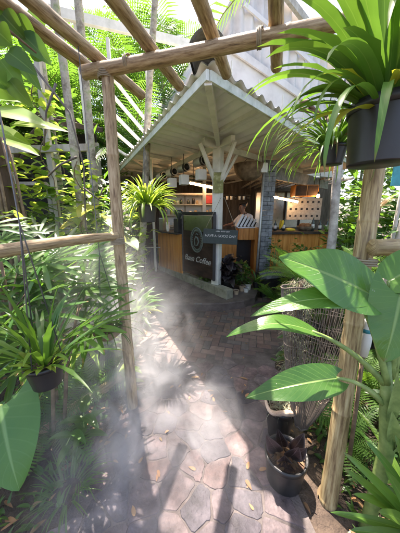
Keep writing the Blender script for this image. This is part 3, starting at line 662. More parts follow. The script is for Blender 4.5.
# wall shelf
p = spot(192, 226, 6.6); t = prop('wall_shelf', 'pale slatted shelf rack with jars behind the coffee machine', 'shelf', p)
for z in (0, .3, .58, .84):
    m = MB(); m.box((0, 0, z), (1.5, .28, .03), None, .003); m.build('shelf', M_['greywood'], t)
for x in (-.73, -.2, .3, .73):
    m = MB(); m.box((x, .12, .42), (.045, .045, .92), None, .003); m.build('upright', M_['greywood'], t)
random.seed(5)
m = MB(); m.box((0, .16, .4), (1.55, .02, 1.0)); m.build('back_panel', M_['sheet'], t)
kinds = [('cup', 'cup'), ('glass', 'bottle'), ('terracotta', 'jar'), ('black', 'jar'), ('redbox', 'tin')]
n_ = 0
for z in (0, .3, .58):
    x = -.66
    while x < .66:
        mm, nm = random.choice(kinds[:4]); h = random.uniform(.08, .19); r = random.uniform(.025, .045)
        if not any(abs(x - q) < .07 for q in (-.73, -.2, .3, .73)):
            o = prop(nm, 'small %s standing on the pale shelf rack behind the counter' % {'cup': 'white cup', 'bottle': 'dark bottle', 'jar': 'jar'}[nm], nm, V(p) + V((x, -.03, z + .016)), 'small wares on the shelf rack')
            m = MB()
            prof = {'bottle': [(0, 0), (r, 0), (r, h * .6), (r * .4, h * .78), (r * .4, h), (0, h)], 'cup': [(0, 0), (r * .7, 0), (r, h * .6), (r * .93, h * .6), (r * .6, .01)], 'jar': [(0, 0), (r, 0), (r * 1.05, h * .5), (r, h * .7), (r * .8, h * .75), (r * .8, h * .85), (0, h * .86)]}[nm]
            m.lathe(prof, n=14); m.build('body', M_[mm], o)
        x += random.uniform(.08, .15)
o = prop('tea_tin', 'red square tin standing on the upper shelf of the pale rack', 'tin', V(p) + V((.52, -.04, .6)))
m = MB(); m.box((0, 0, .12), (.26, .16, .22), None, .008); m.build('body', M_['redbox'], o); m = MB(); m.box((0, 0, .238), (.22, .13, .02), None, .004); m.build('lid', M_['black'], o)
# coffee machine
p = V((-.08, 4.95, 1.13)); t = prop('coffee_machine', 'steel coffee machine standing behind the dark logo panel', 'coffee machine', p, rz=R(-50))
m = MB(); m.box((0, 0, .2), (.62, .42, .3), None, .02); m.build('body', M_['steel'], t)
m = MB(); m.box((0, 0, .375), (.68, .48, .03), None, .006); m.build('cup_tray', M_['black'], t)
for x in (-.15, .15):
    m = MB(); m.lathe([(.045, .1), (.045, .0), (.02, -.01), (0, -.01)], (x, .24, .1), 14); m.build('group_head', M_['steel'], t)
m = MB(); m.box((0, .16, .025), (.6, .5, .05), None, .006); m.build('drip_tray', M_['black'], t)
m = MB(); m.box((0, .0, -.12), (1.0, .5, .24)); m.build('plinth', M_['black'], t)
# menu rack with white tilted cards
p = V((1.02, 5.24, 1.203)); t = prop('card_rack', 'white rack of tilted cards with dark slots on the timber counter', 'rack', p, rz=R(6))
m = MB(); m.box((0, 0, .012), (.4, .2, .024), None, .004); m.build('base', M_['lampwhite'], t)
for i in range(5):
    m = MB(); m.box((-.15 + i * .078, 0, .16 - i * .012), (.05, .17, .3 - i * .03), Matrix.Rotation(R(28), 3, 'Y'), .006); m.build('card', M_['lampwhite'], t)
    m = MB(); m.box((-.115 + i * .078, 0, .13 - i * .012), (.02, .165, .2 - i * .025), Matrix.Rotation(R(28), 3, 'Y'), .003); m.build('slot', M_['black'], t)
# fruit and bread on the bar
for i, (px, py, lab) in enumerate(((279, 224, 'upright hand of yellow bananas on the bar right of the pillar'), (290, 225, 'flat heap of yellow bananas lying on the bar'))):
    q = spot(px, py, 5.35); q.z = 1.126; t = prop('banana_bunch', lab, 'bananas', q, 'bananas on the bar')
    for k in range(6):
        m = MB(); a0 = R(-60 + 24 * k); up = 1 if i == 0 else .15
        pts = [(math.cos(a0) * (.02 + .07 * math.sin(u * 1.9)), math.sin(a0) * (.02 + .05 * math.sin(u * 1.9)) - .02, .02 + up * (.22 - .2 * (1 - u) ** 1.5) + (0 if i == 0 else .02 * math.sin(u * 3))) if i == 0 else (-.1 + .2 * u, math.sin(a0) * .06 - .04 + .04 * math.sin(3 * u), .025 + .02 * (k % 2)) for u in [j / 7 for j in range(8)]]
        m.tube(pts, [.006, .014, .019, .02, .02, .018, .013, .006], 8); m.build('banana', M_['banana'], t)
q = spot(305, 226, 5.5); q.z = 1.126; t = prop('bread_basket', 'round brown basket of bread on the bar below the punched board', 'basket', q)
m = MB(); m.lathe([(0, 0), (.13, 0), (.19, .09), (.18, .1), (.12, .015)], n=22); m.build('basket', M_['drystem'], t)
for k in range(4):
    m = MB(); c = V((math.cos(k * 1.6) * .07, math.sin(k * 1.6) * .06, .11)); m.lathe([(0, -.05), (.06, -.035), (.08, 0), (.06, .045), (0, .06)], c, 14); m.build('loaf', M_['bread'], t)
for k, (px, lab) in enumerate(((168, 'white paper cup stack on the left counter top'), (176, 'short white cup stack on the left counter top beside the machine'))):
    q = spot(px, 231, 5.05 - k * .15); q.z = 1.142; t = prop('cup_stack', lab, 'cups', q)
    m = MB()
    for j in range(3 - k): m.lathe([(.03, j * .05), (.042, j * .05 + .09), (.039, j * .05 + .09), (.028, j * .05 + .01)], n=16)
    m.build('cup', M_['cup'], t)

q = spot(152, 256, 5.3); t = prop('apron_cloth', 'dark blue cloth hanging at the far end of the wooden counter', 'cloth', q)
m = MB(); vs = []
for i in range(25):
    for j in range(5): vs.append((-.13 + .26 * i / 24, .02 * math.sin(i * 1.1) * (1 - j * .12), .2 - .13 * j))
m.add(vs, [[i * 5 + j, i * 5 + j + 1, i * 5 + j + 6, i * 5 + j + 5] for i in range(24) for j in range(4)]); cl = m.build('cloth', M_['jeans'], t); sd2 = cl.modifiers.new('thick', 'SOLIDIFY'); sd2.thickness = .006
m = MB(); m.tube([(-.16, 0, .2), (.2, 0, .2)], .01, 6); m.tube([(-.16, 0, .2), (-.16, 0, .13 - q.z)], .012, 6); m.build('rail', M_['galv'], t)
for k, (px, Y, lab) in enumerate(((179, 4.78, 'black coffee grinder with clear hopper next to the coffee machine'), (164, 5.3, 'steel coffee grinder with hopper at the far end of the left counter'))):
    q = spot(px, 230, Y); q.z = 1.142; t = prop('coffee_grinder', lab, 'grinder', q, rz=R(-40))
    m = MB(); m.box((0, 0, .14), (.13, .18, .28), None, .015); m.build('body', M_['black' if k == 0 else 'steel'], t)
    m = MB(); m.lathe([(.03, .28), (.08, .38), (.08, .44), (.06, .45), (0, .45)], n=16); m.build('hopper', M_['glass'], t)
    m = MB(); m.tube([(0, .09, .12), (0, .17, .11)], .012, 8); m.build('handle', M_['black'], t)
for k, x in enumerate((1.75, 1.95, 2.62, 2.8, 2.95)):
    t = prop('bottle', 'dark syrup bottle standing on the bar right of the slate pillar', 'bottle', (x, 5.42 + .03 * (k % 2), 1.126), 'syrup bottles on the bar'); m = MB(); h = .24 + .03 * (k % 3); m.lathe([(0, 0), (.035, 0), (.036, h * .6), (.014, h * .8), (.014, h), (0, h)], n=14); m.build('body', M_['glass'], t); m = MB(); m.lathe([(.036, h * .2), (.0375, h * .22), (.0375, h * .48), (.036, h * .5)], n=14); m.build('sticker', M_['cup'], t)
for k in range(7):
    p = V((.62 + k * .11, 6.4, 1.92)); t = prop('hanging_mug', 'mug hung from the rail behind the barista', 'mug', p, 'mugs on the rail'); m = MB(); m.lathe([(0, -.05), (.03, -.05), (.036, .04), (.033, .04), (.027, -.04), (0, -.04)], n=14); m.build('cup', M_['cup' if k % 3 else 'black'], t); m = MB(); m.tube([(0, .036, .03), (0, .065, .02), (0, .065, -.02), (0, .03, -.03)], .006, 6); m.build('handle', M_['cup' if k % 3 else 'black'], t)
t = prop('mug_rail', 'dark hanging rail carrying mugs behind the barista', 'rail', (.95, 6.44, 1.99)); m = MB(); m.tube([(-.4, 0, 0), (.4, 0, 0)], .01, 8); m.build('bar', M_['black'], t)
for x in (-.38, .38): m = MB(); m.tube([(x, 0, 0), (x, 0, .6)], .006, 6); m.build('hanger', M_['black'], t)
# ------------------------------------------------------------------ the barista
pz = V((1.24, 5.95, .13)); t = prop('person', 'barista with black hair in a pale shirt leaning over the counter', 'person', pz, rz=R(-60))
def skin(name, joints, edges, m, parent, lv=2):
    me = bpy.data.meshes.new(name); me.from_pydata([j[0] for j in joints], edges, []); o = bpy.data.objects.new(name, me); COL.objects.link(o)
    md = o.modifiers.new('skin', 'SKIN'); md.use_smooth_shade = True
    for i, j in enumerate(joints):
        r = j[1]; me.skin_vertices[0].data[i].radius = (r, r) if not hasattr(r, '__len__') else r
    me.skin_vertices[0].data[0].use_root = True
    ss = o.modifiers.new('sub', 'SUBSURF'); ss.levels = lv; ss.render_levels = lv
    dg = bpy.context.evaluated_depsgraph_get(); nm = bpy.data.meshes.new_from_object(o.evaluated_get(dg)); o.modifiers.clear(); o.data = nm
    nm.materials.clear(); nm.materials.append(M_[m]); o.parent = parent
    for pl in nm.polygons: pl.use_smooth = True
    return o
body = [((0, 0, .88), (.15, .11)), ((0, -.02, 1.02), (.13, .1)), ((0, -.08, 1.2), (.16, .11)), ((-.01, -.13, 1.32), (.13, .09)), ((-.02, -.17, 1.39), .05), ((-.03, -.2, 1.45), .06), ((-.03, -.21, 1.53), (.078, .09)), ((-.03, -.2, 1.6), (.06, .07)),
        ((-.18, -.13, 1.3), .055), ((-.3, -.28, 1.12), .042), ((-.22, -.5, 1.1), .032), ((-.2, -.56, 1.1), (.035, .02)),
        ((.17, -.12, 1.3), .055), ((.27, -.24, 1.1), .042), ((.1, -.45, 1.1), .032), ((.05, -.5, 1.1), (.035, .02)),
        ((-.09, .01, .78), .085), ((-.1, -.02, .45), .06), ((-.1, .02, .08), .042), ((-.1, -.12, .035), (.04, .03)),
        ((.09, .01, .78), .085), ((.1, -.02, .45), .06), ((.1, .02, .08), .042), ((.1, -.12, .035), (.04, .03))]
ed = [(0, 1), (1, 2), (2, 3), (3, 4), (4, 5), (5, 6), (6, 7), (3, 8), (8, 9), (9, 10), (10, 11), (3, 12), (12, 13), (13, 14), (14, 15), (0, 16), (16, 17), (17, 18), (18, 19), (0, 20), (20, 21), (21, 22), (22, 23)]
n0 = len(body)
for (h, s_) in ((11, 1), (15, -1)):
    c = V(body[h][0])
    for k in range(4):
        a = len(body); x = (k - 1.5) * .019; ln = (.03, .036, .034, .026)[k]
        body += [((c.x + x, c.y - .035, c.z), .009), ((c.x + x, c.y - .035 - ln, c.z - .012), .008), ((c.x + x, c.y - .045 - ln, c.z - .035), .007)]; ed += [(h, a), (a, a + 1), (a + 1, a + 2)]
    a = len(body); body += [((c.x + s_ * .04, c.y - .01, c.z), .01), ((c.x + s_ * .055, c.y - .04, c.z - .01), .008)]; ed += [(h, a), (a, a + 1)]
skin('body', body, ed, 'skin', t)
shirt = [((0, 0, .84), (.165, .125)), ((0, -.02, 1.02), (.148, .118)), ((0, -.08, 1.2), (.178, .128)), ((-.01, -.13, 1.33), (.14, .1)), ((-.02, -.16, 1.375), .065), ((-.18, -.13, 1.3), .07), ((-.29, -.26, 1.13), .056), ((.17, -.12, 1.3), .07), ((.26, -.23, 1.12), .056)]
skin('shirt', shirt, [(0, 1), (1, 2), (2, 3), (3, 4), (3, 5), (5, 6), (3, 7), (7, 8)], 'shirt', t)
skin('trousers', [((0, 0, .86), (.165, .125)), ((-.09, .01, .76), .1), ((-.1, -.02, .45), .075), ((-.1, .02, .12), .06), ((.09, .01, .76), .1), ((.1, -.02, .45), .075), ((.1, .02, .12), .06)], [(0, 1), (1, 2), (2, 3), (0, 4), (4, 5), (5, 6)], 'jeans', t)
m = MB(); m.box((-.01, -.2, .98), (.24, .02, .45), Matrix.Rotation(R(14), 3, 'X'), .008); m.tube([(-.08, -.26, 1.2), (-.07, -.24, 1.36), (-.02, -.1, 1.42), (.06, -.22, 1.36), (.08, -.26, 1.2)], .012, 6); m.build('apron', M_['apron'], t)
hr = MB(); hv = []; hc_ = V((-.03, -.185, 1.575))
for j in range(9):
    for k in range(20):
        th = j / 8 * 2.0; ph = 2 * math.pi * k / 20; front = max(0, -math.sin(ph)); th2 = th * (1 - .42 * front)
        rr_ = 1 + .05 * math.sin(k * 5 + j)
        hv.append(hc_ + V((math.sin(th2) * math.cos(ph) * .094 * rr_, math.sin(th2) * math.sin(ph) * .105 * rr_, math.cos(th2) * .085 * rr_)))
hr.add(hv, [[j * 20 + k, j * 20 + (k + 1) % 20, (j + 1) * 20 + (k + 1) % 20, (j + 1) * 20 + k] for j in range(8) for k in range(20)]); hr.lathe([(0, -.04), (.035, -.03), (.045, 0), (.03, .035), (0, .045)], hc_ + V((0, .09, .05)), 12); hr.build('hair', M_['hair'], t)
fm = MB()
for sx in (-.03, .03):
    fm.lathe([(0, -.01), (.011, 0), (0, .01)], (-.03 + sx, -.296, 1.535), 8)
    fm.box((-.03 + sx, -.297, 1.556), (.03, .008, .006), None, .001)
fm.build('eyes', M_['hair'], t)
fm = MB(); fm.add([(-.03, -.293, 1.545), (-.045, -.293, 1.5), (-.015, -.293, 1.5), (-.03, -.322, 1.503)], [[0, 1, 3], [0, 3, 2], [1, 2, 3], [0, 2, 1]]); fm.tube([(-.055, -.285, 1.475), (-.03, -.294, 1.472), (-.005, -.285, 1.475)], .006, 6); fm.build('nose', M_['skin'], t)
for sx in (-1, 1):
    fm = MB(); fm.lathe([(0, -.028), (.014, -.02), (.018, 0), (.016, .02), (0, .028)], (-.03 + sx * .085, -.2, 1.525), 8); fm.build('ear', M_['skin'], t)

# ================================================================== PLANTS
random.seed(21)
PI2 = 2 * math.pi
def rosette(mb, n, L, W, el=(20, 80), droop=(.6, 1.6), prof=None, base=(0, 0, 0), r=.02, nl=8, nw=2, fold=.25, az=None, pw=1.3, twist=.0, **kw):
    for i in range(n):
        a = i * 2.39996 + random.uniform(-.3, .3) if az is None else random.uniform(*az)
        u = random.random(); e = R(el[0] + (el[1] - el[0]) * u)
        b_ = V(base) + V((math.cos(a) * r, math.sin(a) * r, 0))
        mb.blade(b_, a, e, L * random.uniform(.65, 1.1), W * random.uniform(.75, 1.15), random.uniform(*droop), fold, prof, nl, nw, random.uniform(-twist, twist), pw, **kw)
def pot(root, r, h, m='blackpot', taper=.78, z=0, soil=True, rim='rim'):
    mb = MB(); mb.lathe([(0, z), (r * taper, z), (r * taper, z + .004), (r * .985, z + h * .86), (r * .985, z + h * .985), (r * .93, z + h * .985), (r * .9, z + h * .8), (r * taper * .9, z + .02)], n=32); p_ = mb.build('pot', M_[m], root)
    mb = MB(); mb.lathe([(r * .99, z + h * .84), (r * 1.045, z + h * .845), (r * 1.05, z + h), (r * .96, z + h * 1.0), (r * .95, z + h * .9)], n=32); mb.build('rim', M_[m], p_)
    if soil: mb = MB(); mb.disc((0, 0, z + h * .84), r * .93, 24, 0, .012); mb.build('soil', M_['potting'], root)
    return p_
def hangers(root, r, z, top, n=3):
    mb = MB()
    for i in range(n):
        a = i * PI2 / n + .5; mb.tube([(math.cos(a) * r, math.sin(a) * r, z), (0, 0, min(top, z + .55)), (0, 0, top)] , .0025, 5)
    mb.build('hanger', M_['wire'], root)
def fern(mb, n, L, base=(0, 0, 0), el=(25, 75), droop=(.8, 1.5), az=None, nleaf=20, lw=.22, width=.2):
    for i in range(n):
        a = i * 2.39996 + random.uniform(-.4, .4) if az is None else random.uniform(*az)
        l = L * random.uniform(.6, 1.1); e = R(random.uniform(*el)); dr_ = random.uniform(*droop)
        p = V(base); h = V((math.cos(a), math.sin(a), 0)); sd = V((-math.sin(a), math.cos(a), 0)); pts = [p.copy()]
        for k in range(nleaf):
            t = k / nleaf; an = e - dr_ * t ** 1.2; d = h * math.cos(an) + V((0, 0, 1)) * math.sin(an); p = p + d * (l / nleaf); pts.append(p.copy())
            if t > .12:
                w_ = l * width * math.sin(math.pi * min(1, (t * .92 + .05)) ** .8) + .006; up = sd.cross(d) * -1
                up = d.cross(sd) * -1 if up.z < 0 else up
                for s_ in (-1, 1):
                    dd = (sd * s_ + d * .45 - V((0, 0, 1)) * .12).normalized(); q = p + dd * w_; c = d * (l / nleaf * .62)
                    mb.add([p - c * .3, p + c * .7, p + dd * w_ * .55 + c * .65, q + c * .2, p + dd * w_ * .55 - c * .25], [[0, 1, 2, 4], [4, 2, 3]], [(.5, 0), (.5, 0), (.9, .5), (.5, 1), (.1, .5)])
        mb.tube(pts[::3] + [pts[-1]], .0022 if L < .6 else .005, 4, False)
def frond(mb, p, az, el, L, droop, leaflet, lw, n=26, vee=.5, hang=.35):
    """pinnate palm frond"""
    p = V(p); h = V((math.cos(az), math.sin(az), 0)); sd = V((-math.sin(az), math.cos(az), 0)); pts = [p.copy()]
    for k in range(n):
        t = k / n; an = el - droop * t ** 1.25; d = h * math.cos(an) + V((0, 0, 1)) * math.sin(an); p = p + d * (L / n); pts.append(p.copy())
        if t > .14:
            up = V((0, 0, 1)) * math.cos(an) - h * math.sin(an); ll = leaflet * (math.sin(math.pi * min(1, t * .85 + .14)) ** .6) * random.uniform(.85, 1.1)
            for s_ in (-1, 1):
                d1 = (sd * s_ + d * .75 + up * vee).normalized(); d2 = (d1 - V((0, 0, 1)) * hang * 2).normalized()
                a1 = p + d1 * ll * .5; a2 = a1 + d2 * ll * .55; w_ = d * lw * .5
                mb.add([p - w_ * .5, p + w_ * .5, a1 + w_, a1 - w_, a2], [[0, 1, 2, 3], [3, 2, 4]], [(0.1, 0), (.9, 0), (.9, .5), (.1, .5), (.5, 1)])
    mb.tube(pts[::4] + [pts[-1]], [.012 * (1 - .8 * i / (len(pts[::4]))) + .002 for i in range(len(pts[::4]) + 1)], 5, False)
def fanleaf(mb, c, axis, n, L, W, spread=R(230), nrm=(0, -.4, 1), droop=.25):
    c = V(c); ax = V(axis).normalized(); nr = V(nrm).normalized(); sd = ax.cross(nr).normalized(); nr = sd.cross(ax)
    for i in range(n):
        a = (i / (n - 1) - .5) * spread; d = ax * math.cos(a) + sd * math.sin(a); l = L * (.75 + .25 * math.cos(a)) * random.uniform(.9, 1.05)
        pts = []; nrs = []
        for k in range(7):
            t = k / 6; pts.append(c + d * l * t - V((0, 0, 1)) * l * droop * t * t * random.uniform(.9, 1.1)); nrs.append(nr)
        mb.ribbon(pts, nrs, W, lambda t: min(1, .3 + 1.6 * t) * (1 if t < .75 else max(.15, (1 - t) / .25) ** .6), 2, .35)
def leafcloud(mb, n, R_, H, L, W, prof=OVATE, shell=.5, base=(0, 0, 0), el=(-20, 50), nl=4, droop=(.2, .9), clump=0):
    cs = [V((random.gauss(0, .5), random.gauss(0, .5), random.random())) for _ in range(clump)] if clump else None
    for i in range(n):
        if cs:
            c = random.choice(cs); v = V((c.x * R_ + random.gauss(0, .17) * R_, c.y * R_ + random.gauss(0, .17) * R_, c.z * H + random.gauss(0, .12) * H))
        else:
            a = random.uniform(0, PI2); z = random.random(); rr = R_ * (1 - abs(z - .45) ** 2 * 1.6) * random.uniform(shell, 1) ** .6; v = V((math.cos(a) * rr, math.sin(a) * rr, z * H))
        a = math.atan2(v.y, v.x) + random.uniform(-1.1, 1.1)
        mb.blade(V(base) + v, a, R(random.uniform(*el)), L * random.uniform(.6, 1.15), W * random.uniform(.7, 1.15), random.uniform(*droop), .2, prof, nl, 2, random.uniform(-.6, .6))
def stems(mb, n, R_, H, r=.008):
    for i in range(n):
        a = random.uniform(0, PI2); rr = R_ * random.uniform(.2, .7); mb.tube([(math.cos(a) * rr * .15, math.sin(a) * rr * .15, 0), (math.cos(a) * rr * .5, math.sin(a) * rr * .5, H * .5), (math.cos(a + .3) * rr, math.sin(a + .3) * rr, H * random.uniform(.75, 1))], [r, r * .8, r * .4], 6)
def plant(name, label, cat, loc, fol, stem=None, fm='leaf', sm='stem', group=None, rz=0, part='foliage'):
    t = thing(name, label, cat, loc, rz, group)
    if stem: stem.build('stems', M_[sm], t)
    fol.build(part, M_[fm], t); return t

# ---- right: big hanging pot with strap leaves
c = spot(377, 165, .86)
t = thing('hanging_pot_plant', 'large black hanging pot with bright green strap leaves fanning over the path', 'potted plant', c)
pot(t, .108, .19, taper=.86); hangers(t, .1, .19, 2.4 - c.z)
m = MB()
rosette(m, 26, .46, .05, (35, 85), (.5, 1.5), base=(0, 0, .15), r=.03, nl=10, nw=4, fold=.3, pw=1.6, az=None)
for (a, e, l, w_, d) in ((200, 62, .5, .055, 1.2), (185, 50, .46, .05, 1.6), (170, 68, .52, .055, .9), (150, 72, .5, .05, .7), (215, 40, .42, .042, 1.9), (230, 78, .5, .06, .7), (190, 30, .4, .035, 2.1), (250, 60, .4, .06, 1.3), (280, 70, .42, .062, .9), (175, 40, .5, .045, 1.7), (160, 45, .48, .05, 1.5), (205, 80, .55, .06, .5), (320, 75, .5, .06, .7), (100, 70, .5, .055, .6), (195, 55, .55, .045, 1.4)):
    m.blade(V((math.cos(R(a)) * .03, math.sin(R(a)) * .03, .15)), R(a), R(e), l, w_, d, .3, STRAP, 12, 4, random.uniform(-.3, .3), 1.7)
for k in range(16):
    a = R(random.uniform(150, 255)); m.blade((math.cos(a) * .05, math.sin(a) * .05, .15), a, R(random.uniform(20, 70)), random.uniform(.38, .56), .024, random.uniform(1.9, 2.6), .3, STRAP, 12, 2, random.uniform(-.3, .3), 1.2)
f_ = m.build('foliage', M_['strap'], t)
m = MB()
for a, e, l, d in ((198, 48, .3, 1.5), (240, 40, .26, 1.8), (170, 20, .3, 1.6), (210, 5, .3, 1.2)): m.blade((math.cos(R(a)) * .04, math.sin(R(a)) * .04, .15), R(a), R(e), l, .035, d, .3, STRAP, 10, 2)
m.build('withered_leaf', M_['leaf_yellow'], t)
# small pot behind it with thin trailing leaves
c = spot(331, 165, 1.2)
t = thing('hanging_pot_plant', 'small black hanging pot with thin drooping leaves behind the big hanging pot', 'potted plant', c)
pot(t, .06, .085); hangers(t, .055, .085, 2.4 - c.z)
m = MB(); rosette(m, 120, .32, .014, (5, 80), (1.2, 2.6), prof=NEEDLE, base=(0, 0, .07), r=.03, nl=9); rosette(m, 26, .26, .018, (30, 85), (.6, 1.8), prof=NEEDLE, base=(0, 0, .07), r=.03, nl=9); m.build('foliage', M_['strap'], t)
m = MB(); rosette(m, 8, .26, .012, (5, 40), (1.6, 2.4), prof=NEEDLE, base=(0, 0, .07), r=.03, nl=9); m.build('withered_leaf', M_['dry'], t)
# staghorn bits on the canopy side
c = spot(318, 112, 1.9)
t = thing('driftwood_branch', 'short dark driftwood branch with dry tips hanging under the strap leaves', 'branch', c)
m = MB()
for q in (((-.14, 0, .02), (0, 0, 0), (.16, .03, -.05), (.3, .02, -.06)), ((-.02, 0, 0), (-.1, -.02, .06), (-.15, -.03, .05)), ((.1, .01, -.03), (.02, -.04, -.09), (-.04, -.05, -.1)), ((.14, 0, -.04), (.22, -.04, .02))): m.tube(q, [.016, .014, .01, .006][:len(q)], 7, True, .2)
m.build('wood', M_['drystem'], t); m = MB(); m.tube([(.12, .02, -.04), (.12, .02, 2.4 - c.z)], .002, 4); m.build('hanger', M_['wire'], t)

# ---- right: giant broad leaved plant
RT = V((.83, .82, 0))
t = thing('broad_leaf_plant', 'tall plant with large glossy paddle leaves on long stalks beside the bamboo post', 'plant', RT)
m = MB(); m.tube([V((.0, 0, 0)), V((.0, -.01, .3)), V((-.01, -.02, .55)), V((-.06, -.02, .8)), V((-.09, -.02, .98))], [.03, .03, .03, .024, .014], 12); m.build('stem', M_['stem'], t)
m = MB(); m.leafto((-.02, -.04, .6), (-.075, -.07, .79), .05, (-.3, -1, .2), .02, LANCE, 8, 4, .5); m.leafto((.0, -.04, .55), (.05, -.06, .84), .06, (.2, -1, .2), .02, LANCE, 8, 4, .5); m.leafto((-.04, -.03, .68), (-.08, -.06, .96), .045, (-.2, -1, .2), .02, LANCE, 8, 4, .5); m.build('sheath', M_['stem'], t)
def bigleaf(base, tip, W, nrm, arch, prof=OVATE, stem_at=None, sag=0, lobe=.1, fm='big'):
    base, tip = V(base) - RT, V(tip) - RT; m = MB(); m.leafto(base, tip, W, nrm, arch, prof, 22, 12, .16, sag, lobe=lobe, ripple=.012, wave=.03, lat=6.5)
    o = m.build('leaf', M_[fm], t)
    if stem_at:
        s0 = V(stem_at) - RT; mid = (s0 + base) / 2 + V((.0, 0, .06)); m = MB(); pts = [s0 * (1 - u) ** 2 + mid * 2 * u * (1 - u) + base * u * u for u in [k / 9 for k in range(10)]]
        m.tube(pts, [.014 - .008 * k / 9 for k in range(10)], 8); m.build('stalk', M_['stem'], o)
bigleaf((.64, .82, 1.25), (.30, .86, 1.385), .23, (-.1, -.72, .68), .03, OVATE, (.76, .80, .92), lobe=.16)
bigleaf((.585, .80, 1.235), (.185, .78, 1.215), .10, (.0, -.5, .87), .05, OVATE, (.75, .79, .88), .04)
bigleaf((.43, .80, 1.105), (.10, .80, 1.12), .085, (.05, -.3, .95), .075, OVATE, (.76, .80, .86), .04)
bigleaf((.545, .79, .905), (.185, .79, .83), .13, (.0, -.62, .78), .055, OVATE, (.775, .80, .76), .02)
bigleaf((.72, .78, 1.26), (.655, .72, 1.03), .2, (-.35, -.9, .3), .02, HEART, (.77, .80, .9), 0, .3)
bigleaf((.70, .82, 1.30), (.90, .80, 1.42), .16, (.1, -.6, .8), .03, OVATE, (.77, .80, .95), 0)
bigleaf((.80, .85, 1.15), (.98, .74, 1.17), .2, (.1, -.75, .65), .03, OVATE, (.8, .82, .9), 0)
bigleaf((.9, .86, .95), (1.1, .8, .85), .15, (.1, -.6, .8), .03, OVATE, (.83, .82, .7), 0)

# ---- right foreground strap leaves
LB = V((1.0, .74, .1)); t = thing('spider_lily', 'bright green strap leaved lily clump in the lower right corner', 'plant', LB)
m = MB()
for (px, py, Y, w_, ar) in ((343, 452, .7, .04, .16), (343, 468, .68, .044, .13), (353, 494, .64, .042, .12), (330, 512, .64, .036, .1), (365, 440, .78, .036, .2), (385, 470, .6, .05, .14), (378, 512, .56, .05, .14), (350, 530, .58, .045, .1), (395, 435, .72, .045, .2), (372, 480, .8, .045, .1)):
    b_ = V((random.uniform(-.03, .05), random.uniform(-.04, .04), random.uniform(.0, .06))); m.leafto(b_, spot(px, py, Y) - LB, w_, (-.45, -.35, .85), ar + .06, STRAP, 18, 4, .3)
for (a, e, l) in ((20, 70, .6), (60, 60, .6), (100, 65, .55), (-30, 65, .5), (320, 50, .5), (90, 40, .5)): m.blade((0, 0, 0), R(a), R(e), l, .045, 1.2, .3, STRAP, 12, 4)
m.build('foliage', M_['strap'], t)

# ---- right: pots at the post foot
c = V((.5, 1.05, 0)); t = thing('potted_calathea', 'round black plastic pot with dark purple pointed leaves at the path edge', 'potted plant', c)
pot(t, .115, .19, taper=.86)
m = MB()
for (bx, by, bz_, tx, ty, tz, w_) in ((-.04, .02, .17, -.13, -.02, .34, .085), (.02, -.01, .17, .03, -.07, .32, .09), (.0, .05, .17, -.05, .03, .33, .07), (.05, .03, .17, .1, .02, .31, .08), (-.02, -.03, .17, -.05, -.09, .29, .08), (.03, .0, .17, .08, -.06, .3, .08)):
    m.leafto((bx, by, bz_), (tx, ty, tz), w_, (-.3, -1, .45), .02, OVATE, 10, 6, .25)
m.build('foliage', M_['purple'], t)
m = MB()
for k in range(70): a = random.uniform(0, PI2); r_ = random.uniform(0, .09); m.blade((math.cos(a) * r_, math.sin(a) * r_, .166), random.uniform(0, 6.2), R(random.uniform(-5, 25)), .045, .02, .5, .2, OVATE, 3, 2)
m.build('leaf_mulch', M_['dry'], t)
c = V((.56, 1.33, 0)); t = thing('husk_rimmed_pot', 'black pot with broken pale rim and grey moss behind the calathea pot', 'potted plant', c)
pot(t, .1, .26, taper=.7)
m = MB(); m.tube([(math.cos(a) * .103, math.sin(a) * .103, .268 + .02 * math.sin(a * 3)) for a in [R(165) + R(200) * i / 20 for i in range(21)]], [.008 + .01 * math.sin(math.pi * i / 20) for i in range(21)], 7, True, .15); m.build('husk_rim', M_['husk'], t)
m = MB()
for k in range(130):
    a = random.uniform(0, PI2); r_ = random.uniform(0, .085); m.blade((math.cos(a) * r_, math.sin(a) * r_, .22), random.uniform(0, 6.2), R(random.uniform(10, 80)), .1, .004, 2.2, .1, NEEDLE, 5, 1)
m.build('moss', M_['moss'], t)
# trunk draped with grey moss
t = thing('mossy_stump_pole', 'thin pole draped in hanging grey moss with small round dark leaves beside the cane basket', 'moss pole', (.74, 1.62, 0))
m = MB(); m.tube([(0, 0, 0), (-.01, 0, .4), (.0, 0, .8), (.01, .0, 1.05)], [.03, .026, .026, .02], 10, True, .1); m.build('pole', M_['bark_brown'], t)
m = MB()
for k in range(900):
    a = random.uniform(0, PI2); z = random.uniform(.22, 1.08); r_ = .03 + random.uniform(0, .05); m.blade((math.cos(a) * r_ * .8, math.sin(a) * r_ * .8, z), a + random.uniform(-1.5, 1.5), R(random.uniform(-60, 50)), .11, .0035, random.uniform(.5, 2.5), .1, NEEDLE, 4, 1, random.uniform(-1, 1))
m.build('moss', M_['moss'], t)
m = MB()
for (x, z, a) in ((-.06, .62, 190), (-.05, .72, 170), (-.07, .48, 200), (-.06, .42, 185), (.03, .9, 200)): m.blade((x, -.03, z), R(a), R(10), .1, .055, .6, .2, OVATE, 6, 4)
m.build('leaves', M_['leaf_dark'], t)
